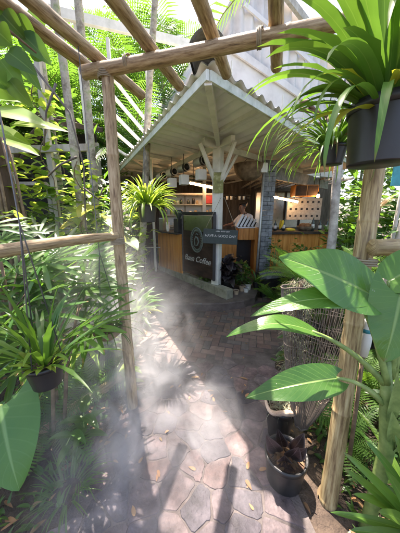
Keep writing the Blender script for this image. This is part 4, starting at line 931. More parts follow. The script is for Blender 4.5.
# open woven cane funnel
t = thing('cane_basket', 'tall funnel of grey cane strands gathered at its foot behind the bamboo post', 'basket', (.66, 1.22, .16))
foot = V((0, 0, 0)); topc = V((.2, .22, .92))
def ringp(a, u):
    r_ = .014 + .3 * (u ** .72); c = foot + topc * u; return c + V((math.cos(a) * r_, math.sin(a) * r_ * .8, 0)) + V((0, 0, .04 * math.sin(a * 2) * u))
m = MB()
for i in range(96):
    a = PI2 * i / 96; ph_ = random.uniform(0, 6); m.tube([ringp(a + .25 * u + .012 * math.sin(u * 9 + ph_), u) for u in [k / 14 for k in range(15)]], random.uniform(.0014, .0023), 5, False)
m.build('strands', M_['netcord'], t)
for u in (.03, .3, .4, .5, .6, .7, .8, .9, .985):
    m = MB(); m.tube([ringp(PI2 * k / 48, u + .008 * math.sin(k * .7)) * 1.002 for k in range(49)], .0018 if .04 < u < .97 else .006, 6, False); m.build('hoop', M_['netcord'], t)
for k in range(7):
    m = MB(); a = random.uniform(3.6, 5.6); u = random.uniform(.25, .5); m.tube([ringp(a + j * .1, u + .02 * random.uniform(-1, 1)) for j in range(7)], random.uniform(.002, .005), 5); m.build('loose_strand', M_['husk'], t)

t = thing('garden_stake', 'grey stake with white capped top and teal band behind the glossy leaves', 'stake', (.88, 1.05, .0), 0)
m = MB(); m.tube([(0, 0, .0), (-.04, 0, .84)], .011, 10); m.build('stake', M_['drystem'], t); m = MB(); m.tube([(-.039, 0, .83), (-.04, 0, .9), (-.042, 0, 1.0), (-.043, 0, 1.03)], [.02, .026, .026, .016], 14); m.build('cap', M_['lampwhite'], t); m = MB(); m.tube([(-.041, 0, .965), (-.0415, 0, .985)], .0272, 14); m.build('band', M_['teal'], t)

# ---- ferns right of the path and at the kiosk foot
FR = []
def fern_thing(label, loc, n, L, fm='fern', rz=0, group=None, **kw):
    m = MB(); fern(m, n, L, **kw); t = thing('fern', label, 'fern', loc, rz, group); m.build('fronds', M_[fm], t); return t
fern_thing('bright fern arching in front of the slate pillar foot', (1.32, 3.6, .0), 16, .6, nleaf=24)
fern_thing('lime fern clump between the slate pillar and cane basket', (1.5, 3.0, .12), 20, .62, 'fern', 1, nleaf=24)
fern_thing('deep green fern mound under the pale slim tree trunk', (2.1, 3.1, .25), 24, .62, 'fern', 2, nleaf=24)
fern_thing('fern clump beside the bamboo post above the paddle leaf', (1.75, 2.3, .3), 24, .6, 'leaf', .5, nleaf=24)
fern_thing('fern clump behind the bamboo rail at the right edge', (1.9, 1.75, .45), 22, .55, 'leaf', .8, nleaf=22)
fern_thing('low dark fern under the cane basket by the post foot', (.98, 1.25, 0), 16, .4, 'leaf', .2, nleaf=20)
fern_thing('fern growing on the shaded bank behind the bamboo post', (1.35, 1.7, .1), 20, .55, 'fern', 1.2, nleaf=22)

def stumpfern(label, loc, h, n, L, fm, rz=0):
    t = fern_thing(label, loc, n, L, fm, rz, base=(0, 0, h), nleaf=24, el=(5, 70), droop=(.7, 1.4)); m = MB(); m.tube([(0, 0, 0), (.01, 0, h * .5), (0, 0, h)], [.06, .055, .06], 10, True, .12); m.build('stump', M_['bark_brown'], t)
stumpfern('bright tree fern spreading in front of the teak bar', (1.42, 3.3, 0), .62, 20, .6, 'fern')
stumpfern('lime tree fern over the top of the cane basket', (.95, 2.12, 0), .9, 22, .46, 'fern', 1)
stumpfern('bright tree fern left of the tallest bamboo post', (1.45, 2.3, 0), .85, 20, .5, 'fern', 3)
stumpfern('tree fern between the pale slim trunk and bamboo post', (2.0, 2.7, 0), .8, 20, .55, 'palm', 2)
def potted(name, label, loc, r, h, m_, fol, fm, cat='potted plant', **kw):
    t = thing(name, label, cat, loc); pot(t, r, h, m_); fol.build('foliage', M_[fm], t); return t
# kiosk foot plants
m = MB()
for k in range(60):
    a = k * 2.4; e = random.uniform(-10, 80); m.blade((math.cos(a) * .05, math.sin(a) * .05, .16 + random.uniform(0, .36)), a, R(e), random.uniform(.2, .3), .17, 1.0, .2, HEART, 8, 6, wave=.08)
potted('potted_plant', 'big pot of purple black crinkled leaves below the hanging sign', (.5, 4.1, .13), .13, .2, 'blackpot', m, 'purple')
m = MB(); rosette(m, 40, .34, .018, (20, 80), (.8, 1.8), NEEDLE); potted('potted_plant', 'grassy green pot plant at the foot of the logo panel', (.1, 4.28, .13), .08, .1, 'terracotta', m, 'leaf')
m = MB(); leafcloud(m, 40, .08, .18, .1, .05, base=(0, 0, .12)); potted('potted_plant', 'small leafy plant in clay pot beside the cream pot', (.78, 4.05, .13), .06, .1, 'terracotta', m, 'leaf_dark')
m = MB(); leafcloud(m, 24, .06, .14, .09, .05, base=(0, 0, .12)); potted('potted_plant', 'cream pot with few leaves at the end of the terrace step', (.9, 4.12, .13), .062, .12, 'whitepot', m, 'leaf')
m = MB(); rosette(m, 14, .22, .05, (30, 80), (.6, 1.4), OVATE, base=(0, 0, .1)); potted('potted_plant', 'small black pot with pointed pale leaves on the bricks by the low wall', (1.2, 4.1, 0), .08, .12, 'blackpot', m, 'leaf_lime')
m = MB(); rosette(m, 18, .3, .04, (30, 85), (.5, 1.3), LANCE, base=(0, 0, .1)); potted('potted_plant', 'dark pot with upright green leaves on the bricks in front of the pillar', (1.08, 4.2, .13), .07, .13, 'blackpot', m, 'leaf')
for k, (x, y, lab) in enumerate(((.64, 3.86, 'empty clay pot by the terrace edge under the purple plant'), (.84, 3.98, 'small empty cream pot on the terrace edge'))):
    t = thing('flower_pot', lab, 'pot', (x, y, .13)); pot(t, .05, .08, ['terracotta', 'whitepot'][k])
m = MB(); m2 = MB(); leafcloud(m, 130, .22, .6, .13, .06, base=(0, 0, .1)); stems(m2, 8, .2, .6)
plant('leafy_shrub', 'leafy shrub climbing the low wall in front of the teak bar', 'shrub', (1.75, 4.35, .1), m, m2, 'leaf')
m = MB(); leafcloud(m, 90, .13, .8, .1, .05, base=(0, 0, .1)); m2 = MB(); stems(m2, 6, .12, .8)
plant('leafy_shrub', 'slim shrub with small leaves against the slate pillar', 'shrub', (1.52, 4.62, .13), m, m2, 'leaf')
m = MB(); rosette(m, 60, .28, .016, (15, 85), (.6, 1.6), NEEDLE); plant('grass_tuft', 'grassy tuft in the plant strip under the logo panel', 'grass tuft', (-.12, 4.55, .13), m, None, 'leaf')
m = MB(); rosette(m, 50, .25, .016, (15, 85), (.6, 1.6), NEEDLE); plant('grass_tuft', 'grassy tuft in the plant strip beside the wooden counter', 'grass tuft', (-.55, 5.1, .13), m, None, 'leaf_dark')

m = MB(); m2 = MB(); leafcloud(m, 150, .2, .4, .12, .07, HEART, base=(0, 0, .05)); stems(m2, 6, .15, .4)
plant('leafy_shrub', 'low bushy green plant on the terrace end beside the purple plant', 'shrub', (.78, 4.35, .13), m, m2, 'leaf')
m = MB(); m2 = MB(); leafcloud(m, 120, .15, .35, .1, .05, OVATE, base=(0, 0, .05)); stems(m2, 6, .12, .35)
plant('leafy_shrub', 'small green shrub in the plant strip under the logo lettering', 'shrub', (.16, 4.22, .13), m, m2, 'leaf')
m = MB(); m2 = MB(); leafcloud(m, 200, .25, .55, .14, .07, HEART, base=(0, 0, .05)); stems(m2, 7, .2, .5)
plant('leafy_shrub', 'lime leafed shrub on the bricks in front of the low wall', 'shrub', (1.65, 3.75, 0), m, m2, 'leaf_lime')
# ---- left: hanging pots
c = spot(148, 222, 2.5)
t = thing('hanging_pot_plant', 'black hanging pot of bright yellow green lily leaves at the canopy edge', 'potted plant', c)
pot(t, .1, .19, taper=.8); hangers(t, .09, .19, 2.5 - c.z)
m = MB(); rosette(m, 190, .38, .023, (5, 88), (.8, 2.3), base=(0, 0, .16), r=.05, nl=9); m.build('foliage', M_['leaf_lime'], t)
c = spot(48, 383, .82)
t = thing('hanging_pot_plant', 'black hanging pot with small round rosette leaves in front of the lady palm', 'potted plant', c)
pot(t, .072, .105, taper=.74); hangers(t, .066, .105, 2.2 - c.z)
m = MB(); rosette(m, 26, .075, .028, (5, 70), (.4, 1.4), OVATE, base=(0, 0, .1), r=.045, nl=5); m.build('rosette_leaves', M_['leaf_lime'], t)
m = MB(); rosette(m, 34, .36, .02, (25, 85), (.2, 1.1), STRAP, base=(0, 0, .09), r=.02, nl=10); m.build('foliage', M_['palm'], t)
c = V((-.665, 1.5, .66))
t = thing('hanging_basket', 'shallow hanging basket with trailing sprigs in the mist beside the post', 'hanging basket', c)
m = MB(); m.lathe([(0, 0), (.05, .004), (.09, .04), (.105, .085), (.098, .085), (.08, .045), (0, .02)], n=22); m.build('basket', M_['drystem'], t); hangers(t, .1, .08, 2.445 - c.z)
m = MB(); leafcloud(m, 130, .1, .1, .04, .02, base=(0, 0, .06)); rosette(m, 26, .22, .01, (-10, 40), (1.2, 2.2), NEEDLE, base=(0, 0, .08), r=.07); m.build('foliage', M_['leaf'], t)

# ---- left: lady palms
def ladypalm(label, loc, canes, L=.36, n=9, fm='palm', W=.034):
    t = thing('lady_palm', label, 'palm', loc); m = MB(); s_ = MB()
    for (x, y, h, lx, ly) in canes:
        top_ = V((x + lx, y + ly, h)); s_.tube([(x, y, 0), (x + lx * .4, y + ly * .4, h * .55), top_], [.013, .012, .008], 7)
        for k in range(5):
            a = k * 1.9 + x * 40; z0 = h * random.uniform(.7, 1); b_ = V((x + lx * z0 / h, y + ly * z0 / h, z0)); d = V((math.cos(a), math.sin(a), random.uniform(.2, .9))).normalized(); c_ = b_ + d * random.uniform(.14, .24)
            s_.tube([b_, c_], .0035, 5, False); fanleaf(m, c_, (d.x, d.y, d.z * .7 + .15), n, L * random.uniform(.8, 1.1), W, R(random.uniform(180, 250)), (-d.x * .7 - .1, -d.y * .5 - .5, 1), random.uniform(.06, .3))
    s_.build('canes', M_['drystem'], t); m.build('foliage', M_[fm], t); return t
ladypalm('nearest lady palm with long glossy fan leaflets at the left edge', (-1.06, 1.2, 0), ((0, 0, 1.05, -.05, .06), (.06, .05, .9, .1, .1), (-.08, .1, 1.25, -.1, .1), (.1, .1, .98, .2, .05)), .38, 10, 'palm', .027)
ladypalm('lady palm with fan leaflets crossing the bamboo rail', (-1.25, 1.5, 0), ((0, 0, 1.3, .05, 0), (.12, .1, 1.1, .1, .1), (-.1, .05, 1.45, -.1, 0), (.2, -.1, 1.0, .15, -.1)), .42, 10)
ladypalm('misty lady palm between the hanging basket and the bamboo rail', (-1.3, 2.3, 0), ((0, 0, 1.1, .05, 0), (.15, .1, .9, .1, .1), (-.12, .05, 1.2, -.1, 0)), .4, 9, 'leaf')

# taro leaf bottom left
t = thing('taro_plant', 'huge taro leaf splashed with light in the lower left corner', 'plant', (-.86, .66, 0))
m = MB(); m.leafto((.07, .1, .8), (.2, -.03, .56), .25, (.45, -.75, .5), .05, HEART, 22, 16, .1, 0, lobe=.22, ripple=.008, wave=.02); lf = m.build('leaf', M_['taro'], t)
m = MB(); m.tube([(-.1, .05, 0), (-.12, .1, .45), (-.04, .15, .74), (.07, .1, .8)], [.02, .016, .011, .008], 9); m.build('stalk', M_['stem'], lf)
m = MB(); m.leafto((-.16, .2, .62), (-.12, .05, .4), .22, (.3, -.8, .6), .04, HEART, 18, 12, .1, 0, lobe=.22); lf = m.build('leaf', M_['taro'], t)
m = MB(); m.tube([(-.1, .05, 0), (-.2, .16, .4), (-.16, .2, .62)], [.02, .014, .008], 9); m.build('stalk', M_['stem'], lf)

# low plants on the left border
m = MB(); rosette(m, 70, .2, .009, (10, 80), (.4, 1.8), NEEDLE, r=.07, nl=6); rosette(m, 40, .14, .008, (-10, 60), (.4, 1.8), NEEDLE, base=(.02, .1, .02), r=.08); plant('grass_tuft', 'feathery grass tuft on the soil at the lower left path edge', 'grass tuft', (-.76, .98, 0), m, None, 'leaf')
def sprig(label, loc, n, L, W, h, fm='leaf', lean=(.1, -.05), name='seedling', cat='plant'):
    m = MB(); s_ = MB(); s_.tube([(0, 0, 0), (lean[0] * .4, lean[1] * .4, h * .6), (lean[0], lean[1], h)], [.006, .005, .003], 6)
    for k in range(n):
        u = .35 + .65 * k / max(1, n - 1); a = k * 2.4; m.blade((lean[0] * u, lean[1] * u, h * u), a, R(20), L * random.uniform(.8, 1.1), W, random.uniform(.6, 1.2), .2, OVATE, 8, 4)
    return plant(name, label, cat, loc, m, s_, fm)
sprig('broad leaved seedling leaning over the bamboo edging', (-.78, 1.24, 0), 7, .17, .06, .34, 'leaf', (.06, -.06))
sprig('pale seedling with variegated leaves at the mossy left path edge', (-.66, 1.72, 0), 8, .15, .06, .3, 'leaf_lime', (.08, 0))
sprig('thin leaved seedling beside the misty bamboo post', (-.78, 1.95, 0), 9, .18, .05, .4, 'leaf', (.05, 0))
sprig('small seedling between taro leaf and path', (-.86, 1.12, 0), 6, .14, .05, .24, 'leaf', (.08, .02))
def clump(label, loc, n, L, W, fm, el=(25, 80), droop=(.7, 1.6), prof=STRAP, name='cordyline', cat='plant', base=(0, 0, .05), yl=0):
    m = MB(); rosette(m, n, L, W, el, droop, prof, base=base, nl=10, nw=4, r=.03); t = plant(name, label, cat, loc, m, None, fm)
    if yl: m = MB(); rosette(m, yl, L * .9, W, (5, 40), (.8, 1.6), prof, base=base, nl=10, nw=4, r=.03); m.build('withered_leaf', M_['leaf_yellow'], t)
    return t
clump('arching strap plant with yellowing leaves right behind the bamboo post', (-.78, 2.55, .28), 22, .42, .06, 'leaf', yl=5)
clump('broad strap plant spilling onto the terrace corner', (-.98, 3.1, .15), 24, .48, .07, 'leaf', (20, 75), yl=3)
clump('pale green arching strap plant in the mist left of the post', (-1.15, 2.1, .12), 20, .45, .06, 'leaf_lime')
clump('leafy strap plant under the lily pot beside the terrace', (-1.05, 3.8, .2), 24, .5, .07, 'leaf')
clump('deep green strap clump under the bamboo rail', (-1.55, 1.9, 0), 24, .6, .055, 'leaf_dark')
clump('tall narrow strap clump at the left edge below the rail', (-1.5, 1.15, .1), 26, .62, .04, 'palm')
fern_thing('misty fern under the hanging basket', (-.98, 1.75, 0), 18, .45, 'fern', 0, nleaf=20)
fern_thing('fern behind the black hanging pot at the left', (-1.05, 1.3, .05), 18, .5, 'leaf', 1, nleaf=22)
fern_thing('pale fern deep in the left bed', (-1.7, 2.6, .2), 22, .65, 'fern', 2, nleaf=24)

# big lime leaf and pothos climbing behind the rail
def heartplant(label, loc, leaves, fm, H, name='elephant_ear', cat='plant'):
    t = thing(name, label, cat, loc)
    for (x, y, z, az, L, W, tilt) in leaves:
        m = MB(); d = V((math.cos(R(az)), math.sin(R(az)), -.35)).normalized(); b_ = V((x, y, z)); n_ = V((math.cos(R(az)) * tilt, math.sin(R(az)) * tilt - .25, 1))
        m.leafto(b_, b_ + d * L, W, n_, .03, HEART, 12, 8, .12, .03, lobe=.22); lf = m.build('leaf', M_[fm], t)
        m = MB(); m.tube([(x * .15, y * .15, 0), (x * .4, y * .4, z * .6), b_], [.012, .009, .005], 7); m.build('stalk', M_['stem'], lf)
    return t
heartplant('lime elephant ear leaves glowing behind the bamboo rail', (-1.25, 2.75, 0), ((.02, 0, 1.62, -100, .3, .26, .2), (.18, .1, 1.5, -60, .3, .24, .3), (-.2, .1, 1.45, -130, .28, .2, .2), (.1, .2, 1.3, -20, .26, .2, .2)), 'leaf_yellow', 1.5)
heartplant('green elephant ear beside the canopy post', (-1.3, 3.3, .1), ((.0, 0, 1.2, -90, .32, .22, .2), (.25, .1, 1.05, -50, .3, .2, .3), (-.2, .1, 1.3, -120, .3, .2, .2), (.1, .2, .8, -20, .3, .2, .2), (.3, -.1, .7, -70, .3, .2, .2)), 'leaf', 1.2)
heartplant('mid green elephant ear in the left bed behind the palms', (-2.1, 2.9, .0), ((.0, 0, 1.3, -90, .4, .3, .2), (.3, .1, 1.15, -40, .38, .28, .3), (-.3, .1, 1.4, -120, .38, .28, .2), (.1, .2, 1.0, -20, .36, .26, .2)), 'leaf_lime', 1.2)
heartplant('pale elephant ear leaves below the white fence post', (-1.85, 3.9, .0), ((.0, 0, 1.7, -90, .4, .3, .2), (.3, .1, 1.45, -60, .38, .28, .3), (-.3, .1, 1.5, -120, .38, .28, .2), (.1, .2, 1.1, -40, .36, .26, .2)), 'leaf_lime', 1.2)

# ---- trees and trunks
def trunk_tree(name, label, px, Y, r, m, top=6.0, lean=(0, 0), crown=True, fm='palm', z0=0, nfr=11, L=2.0, cat='tree', wob=.06):
    b_ = spot(px[0], px[1], Y); b_.z = z0; t = thing(name, label, cat, b_); mb = MB(); n = 18
    mb.tube([(lean[0] * (i / n) + math.sin(i * .9 + r * 90) * .012, lean[1] * (i / n), top * i / n) for i in range(n + 1)], [r * (1.25 - .45 * i / n) * (1 + .05 * math.sin(i * 2.3)) for i in range(n + 1)], 12, True, wob); mb.build('trunk', M_[m], t)
    if crown:
        mb = MB()
        for k in range(nfr): frond(mb, (lean[0], lean[1], top), k * 2.4, R(random.uniform(5, 70)), L * random.uniform(.8, 1.1), random.uniform(.9, 1.7), L * .27, L * .021, 24)
        mb.build('crown', M_[fm], t)
    return t
trunk_tree('palm_tree', 'slim mossy palm trunk left of the bamboo post', (83, 200), 2.9, .038, 'bark', 11, (-.3, .2), nfr=9, L=1.5)
trunk_tree('palm_tree', 'pale mossy palm trunk close behind the bamboo post', (93, 200), 3.3, .042, 'bark', 11.5, (.1, .2), nfr=9, L=1.5)
trunk_tree('palm_tree', 'slender palm trunk wound with vine rising by the canopy eave', (130, 160), 3.9, .05, 'bark', 8.2, (.75, .6), nfr=7, L=1.2)  # crown out of view, leaned right so its shade dapples the path
trunk_tree('palm_tree', 'thin grey palm trunk behind the lady palms', (64, 200), 4.0, .038, 'bark', 11, (-.3, .2), nfr=9, L=1.5)
trunk_tree('old_tree', 'thick brown trunk with hanging roots at the left edge', (4, 200), 2.7, .16, 'bark_brown', 4.6, (-.3, .2), False)
tt = [o for o in bpy.data.objects if o.name.startswith('old_tree')][0]
m = MB()
for k in range(14):
    a = random.uniform(3.4, 6.2); x = math.cos(a) * .19; y = math.sin(a) * .19; m.tube([(x - .15, y + .1, 2.8), (x * 1.1, y * 1.1, 1.9), (x * 1.25, y * 1.25, 1.0), (x * 1.6, y * 1.6, 0)], [.01, .014, .018, .022], 6, True, .15)
m.build('aerial_roots', M_['drystem'], tt)
m = MB()
for (a, L, e) in ((30, 2.2, 40), (100, 2.0, 55), (-40, 1.6, 50), (170, 2.0, 40)): m.tube([(-.3, .2, 4.4), (-.3 + math.cos(R(a)) * L * .5, .2 + math.sin(R(a)) * L * .5, 4.4 + L * .35), (-.3 + math.cos(R(a)) * L, .2 + math.sin(R(a)) * L, 4.4 + L * .8)], [.08, .05, .02], 8)
m.build('limbs', M_['bark_brown'], tt)
m = MB(); leafcloud(m, 320, 1.2, 1.3, .26, .12, base=(-1.0, .9, 4.9), clump=20, nl=3); m.build('crown', M_['leaf'], tt)
trunk_tree('palm_tree', 'pale slim trunk right of the bar seen past the strap leaves', (338, 200), 3.3, .05, 'bark_white', 4.6, (.0, .2), True, 'palm', .2)
trunk_tree('leaning_tree', 'whitish leaning trunk at the right edge beside the bamboo post', (388, 260), 2.3, .055, 'bark_white', 4.4, (.55, .15), True, 'palm', .3, 8)
for (px, Y, H, z0_, fm, lab) in ((83, 2.82, 1.1, 1.0, 'leaf_lime', 'lime heart leaved climber wrapped round the slim mossy palm trunk'), (64, 3.9, 2.2, .8, 'leaf', 'green climber running up the thin grey palm trunk'), (93, 3.22, 1.6, .3, 'leaf', 'green climber at the foot of the pale mossy palm trunk'), (52, 3.35, 1.2, 1.9, 'leaf_lime', 'lime climber draped over the timber fence post'), (18, 2.9, 1.5, .6, 'leaf_lime', 'lime climber against the thick brown trunk'), (131, 3.8, 1.3, .2, 'leaf_lime', 'bright climber under the lily pot at the canopy post')):
    b_ = spot(px, 200, Y); b_.z = z0_; m = MB(); m2 = MB(); leafcloud(m, int(H * 75), .17, H, .15, .09, HEART, nl=5, shell=.3)
    m2.tube([(.06 * math.cos(k * .8), .06 * math.sin(k * .8), H * k / 14 - (z0_ if k == 0 else 0)) for k in range(15)], .006, 5); plant('climbing_plant', lab, 'climber', b_, m, m2, fm, 'drystem')
# cream cordyline near the pale trunk
m = MB(); rosette(m, 22, .26, .06, (10, 80), (.5, 1.4), OVATE, base=(0, 0, .95), nl=8, nw=4); m2 = MB(); m2.tube([(0, 0, 0), (.02, 0, .95)], .014, 8)
plant('ti_plant', 'cream and lime leaved plant right of the bar beside the pale trunk', 'plant', (2.05, 2.9, .75), m, m2, 'leaf_lime', 'drystem')
m = MB(); rosette(m, 12, .22, .06, (10, 80), (.5, 1.4), OVATE, base=(0, 0, .7), nl=8, nw=4); m2 = MB(); m2.tube([(0, 0, 0), (.02, 0, .7)], .014, 8)
plant('ti_plant', 'cream leaved plant just left of the bamboo post top', 'plant', (1.95, 2.6, .9), m, m2, 'red', 'drystem')
t = thing('teal_board', 'small teal board hung behind the leaning white trunk', 'board', spot(396, 176, 2.6)); m = MB(); m.box((.1, 0, 0), (.28, .02, .2), None, .004); m.build('panel', M_['teal'], t)
m = MB(); m.tube([(.1, 0.012, -.1), (.1, .012, -1.7)], .02, 8); m.build('pole', M_['greywood'], t)

# ---- leafy branch hanging into the upper left corner
t = thing('overhanging_branch', 'branch with long dark green oval leaves hanging in at the upper left', 'branch', spot(10, 45, 1.2) + V((0, 0, -.1)))
m = MB(); m.tube([(-.7, -.1, .3), (-.3, 0, .28), (-.05, .03, .2), (.08, .05, .1)], [.012, .01, .007, .004], 7); m.build('stem', M_['drystem'], t)
m = MB()
o0 = V(t.location)
for (bx, by, tx, ty, Y, w_) in ((2, 14, 26, 40, 1.25, .1), (14, 18, 40, 48, 1.3, .1), (22, 34, 52, 66, 1.3, .1), (8, 52, 38, 76, 1.2, .1), (-4, 30, 13, 46, 1.15, .1), (0, 60, 25, 94, 1.2, .09), (10, 80, 34, 108, 1.2, .08), (-8, 2, 14, 22, 1.25, .1), (18, 60, 42, 92, 1.3, .07), (-6, 84, 18, 100, 1.2, .08), (28, 10, 46, 28, 1.4, .08), (-10, 66, 6, 90, 1.15, .1), (30, 52, 50, 58, 1.35, .08)):
    m.leafto(spot(bx, by, Y) - o0, spot(tx, ty, Y + .05) - o0, w_, (random.uniform(-.2, .5), -.75, random.uniform(-.2, .6)), .02, OVATE, 10, 6, .2)
m.build('leaves', M_['leaf'], t)
t = thing('lime_leaf_branch', 'branch of broad sunlit yellow green leaves above the lady palms', 'branch', spot(22, 122, 1.7))
m = MB(); m.tube([(-.5, 0, 0), (-.2, 0, .04), (.05, 0, .02)], [.012, .009, .004], 7); m.build('stem', M_['drystem'], t)
m = MB()
o0 = V(t.location)
for (bx, by, tx, ty, Y, w_) in ((-8, 110, 50, 127, 1.65, .17), (14, 124, 69, 132, 1.7, .12), (-12, 128, 32, 146, 1.7, .13), (5, 140, 40, 156, 1.8, .1), (-5, 100, 30, 104, 1.75, .12)):
    m.leafto(spot(bx, by, Y) - o0, spot(tx, ty, Y - .05) - o0, w_, (.1, -.62, .75), .03, OVATE, 12, 6, .15)
m.build('leaves', M_['leaf_lime'], t)

# ---- old timber frame, shed and white rails at the left
t = thing('timber_fence', 'weathered grey timber posts and rail standing behind the left bed', 'fence', spot(58, 212, 3.5) * 1)
o0 = V(t.location); o0.z = 0; t.location = o0
for x, h, r_ in ((-.55, 2.6, .04), (.0, 3.6, .045)):
    m = MB(); m.box((x, random.uniform(-.02, .02), h / 2), (.07, .06, h), Matrix.Rotation(R(random.uniform(-2, 1)), 3, 'Y'), .006); m.build('post', M_['greywood'], t)
for z, a in ((2.35, .06), (1.3, -.03)):
    m = MB(); m.bar((-1.4, -.06, z), (.6, -.06, z + a), .05, .09); m.build('rail', M_['greywood'], t)
S0 = V((-3.2, 4.3, 0)); t = thing('shed', 'dark brown open shed with a low sloping roof at the left', 'shed', S0)
m = MB(); m.box((-.7, .9, 3.45), (3.0, 2.2, .1), Matrix.Rotation(R(8), 3, 'Y') @ Matrix.Rotation(R(14), 3, 'X'), .01); rf_ = m.build('roof', M_['darkroof'], t)
m = MB()
for k in range(9): m.box((-2.1 + k * .35, .9, 3.5 + .05 - (-2.1 + k * .35 + .7) * .14), (.05, 2.25, .04), Matrix.Rotation(R(14), 3, 'X'), .004)
m.build('batten', M_['darkroof'], rf_)
for x, y in ((.65, -.05), (-2.0, -.05), (.65, 1.9)): m = MB(); m.box((x, y, 1.6), (.1, .1, 3.2), None, .006); m.build('post', M_['greywood'], t)
m = MB(); m.box((-.7, 1.95, 1.7), (2.7, .06, 3.4)); m.build('back_wall', M_['darkwall'], t)
t = thing('firewood_stack', 'heap of blackened logs stacked on the shed bench', 'logs', S0 + V((.0, -.1, 2.1)))
for k in range(9): m = MB(); a = random.uniform(-.3, .3); m.tube([(-.45 + (k % 3) * .05, -.1 + .1 * (k % 3), (k // 3) * .1), (.4, a * .2 - .1 + .1 * (k % 3), (k // 3) * .1 + a * .2)], .05, 8, True, .1); m.build('log', M_['darkwall'], t)
m = MB(); m.box((0, .05, -.09), (1.2, .45, .06), None, .005); m.build('bench', M_['greywood'], t)
for x in (-.55, .55): m = MB(); m.box((x, .05, -1.12), (.07, .07, 2.0), None, .004); m.build('leg', M_['greywood'], t)
# white slanting rails
a0 = spot(112, 90, 4.4); t = thing('white_railing', 'flight of white slanting rails between the bamboo post and canopy eave', 'railing', a0)
for k in range(5):
    p = spot(113 - k * .6, 78 + k * 17, 4.4) - a0; q = spot(163 - k * 5, 142 + k * 6, 5.6) - a0; m = MB(); m.bar(p, q, .045, .05); m.build('rail', M_['whitepaint'], t)
for px, py, Y in ((114, 120, 4.45), (150, 140, 5.3)):
    p = spot(px, py, Y) - a0; m = MB(); m.box((p.x, p.y, -a0.z / 2 + .3), (.05, .05, a0.z + .9)); m.build('post', M_['whitepaint'], t)
p = spot(75, 17, 4.6); q = spot(205, 48, 6.0); t = thing('white_beam', 'long white horizontal beam high behind the bamboo cross beam', 'beam', p)
m = MB(); m.bar(V((0, 0, 0)) - (q - p) * .15, (q - p) * 1.1, .08, .14); m.build('timber', M_['whitepaint'], t)
for u in (.0, 1.0): c_ = (q - p) * u; m = MB(); m.box((c_.x, c_.y + .06, (-p.z + c_.z) / 2), (.09, .09, p.z + c_.z)); m.build('post', M_['whitepaint'], t)
# hanging aerial vine
t = thing('hanging_vine', 'pale twisting vine stems dangling by the mossy palm trunks', 'vine', (-1.38, 2.55, 2.0))
m = MB()
for pts in (((-.2, 0, .9), (.1, 0, .5), (.18, 0, .0), (.12, .02, -.6), (.2, 0, -1.0)), ((.12, 0, .1), (-.05, -.02, .02), (-.25, 0, -.12)), ((.0, 0, .75), (-.12, -.02, .5), (-.2, 0, .2)), ((.15, 0, -.2), (.3, 0, -.32), (.36, 0, -.2))): m.tube(pts, [.012, .01, .009, .008, .006][:len(pts)], 6, True, .15)
m.build('stems', M_['netcord'], t)
m = MB()
for (x, z, a) in ((-.2, -.1, 200), (.3, -.3, 0), (.2, -.9, 20), (-.1, .4, 180), (.1, -.5, 200)): m.blade((x, 0, z), R(a), R(0), .16, .08, .7, .2, HEART, 7, 4)
m.build('leaves', M_['leaf_yellow'], t)

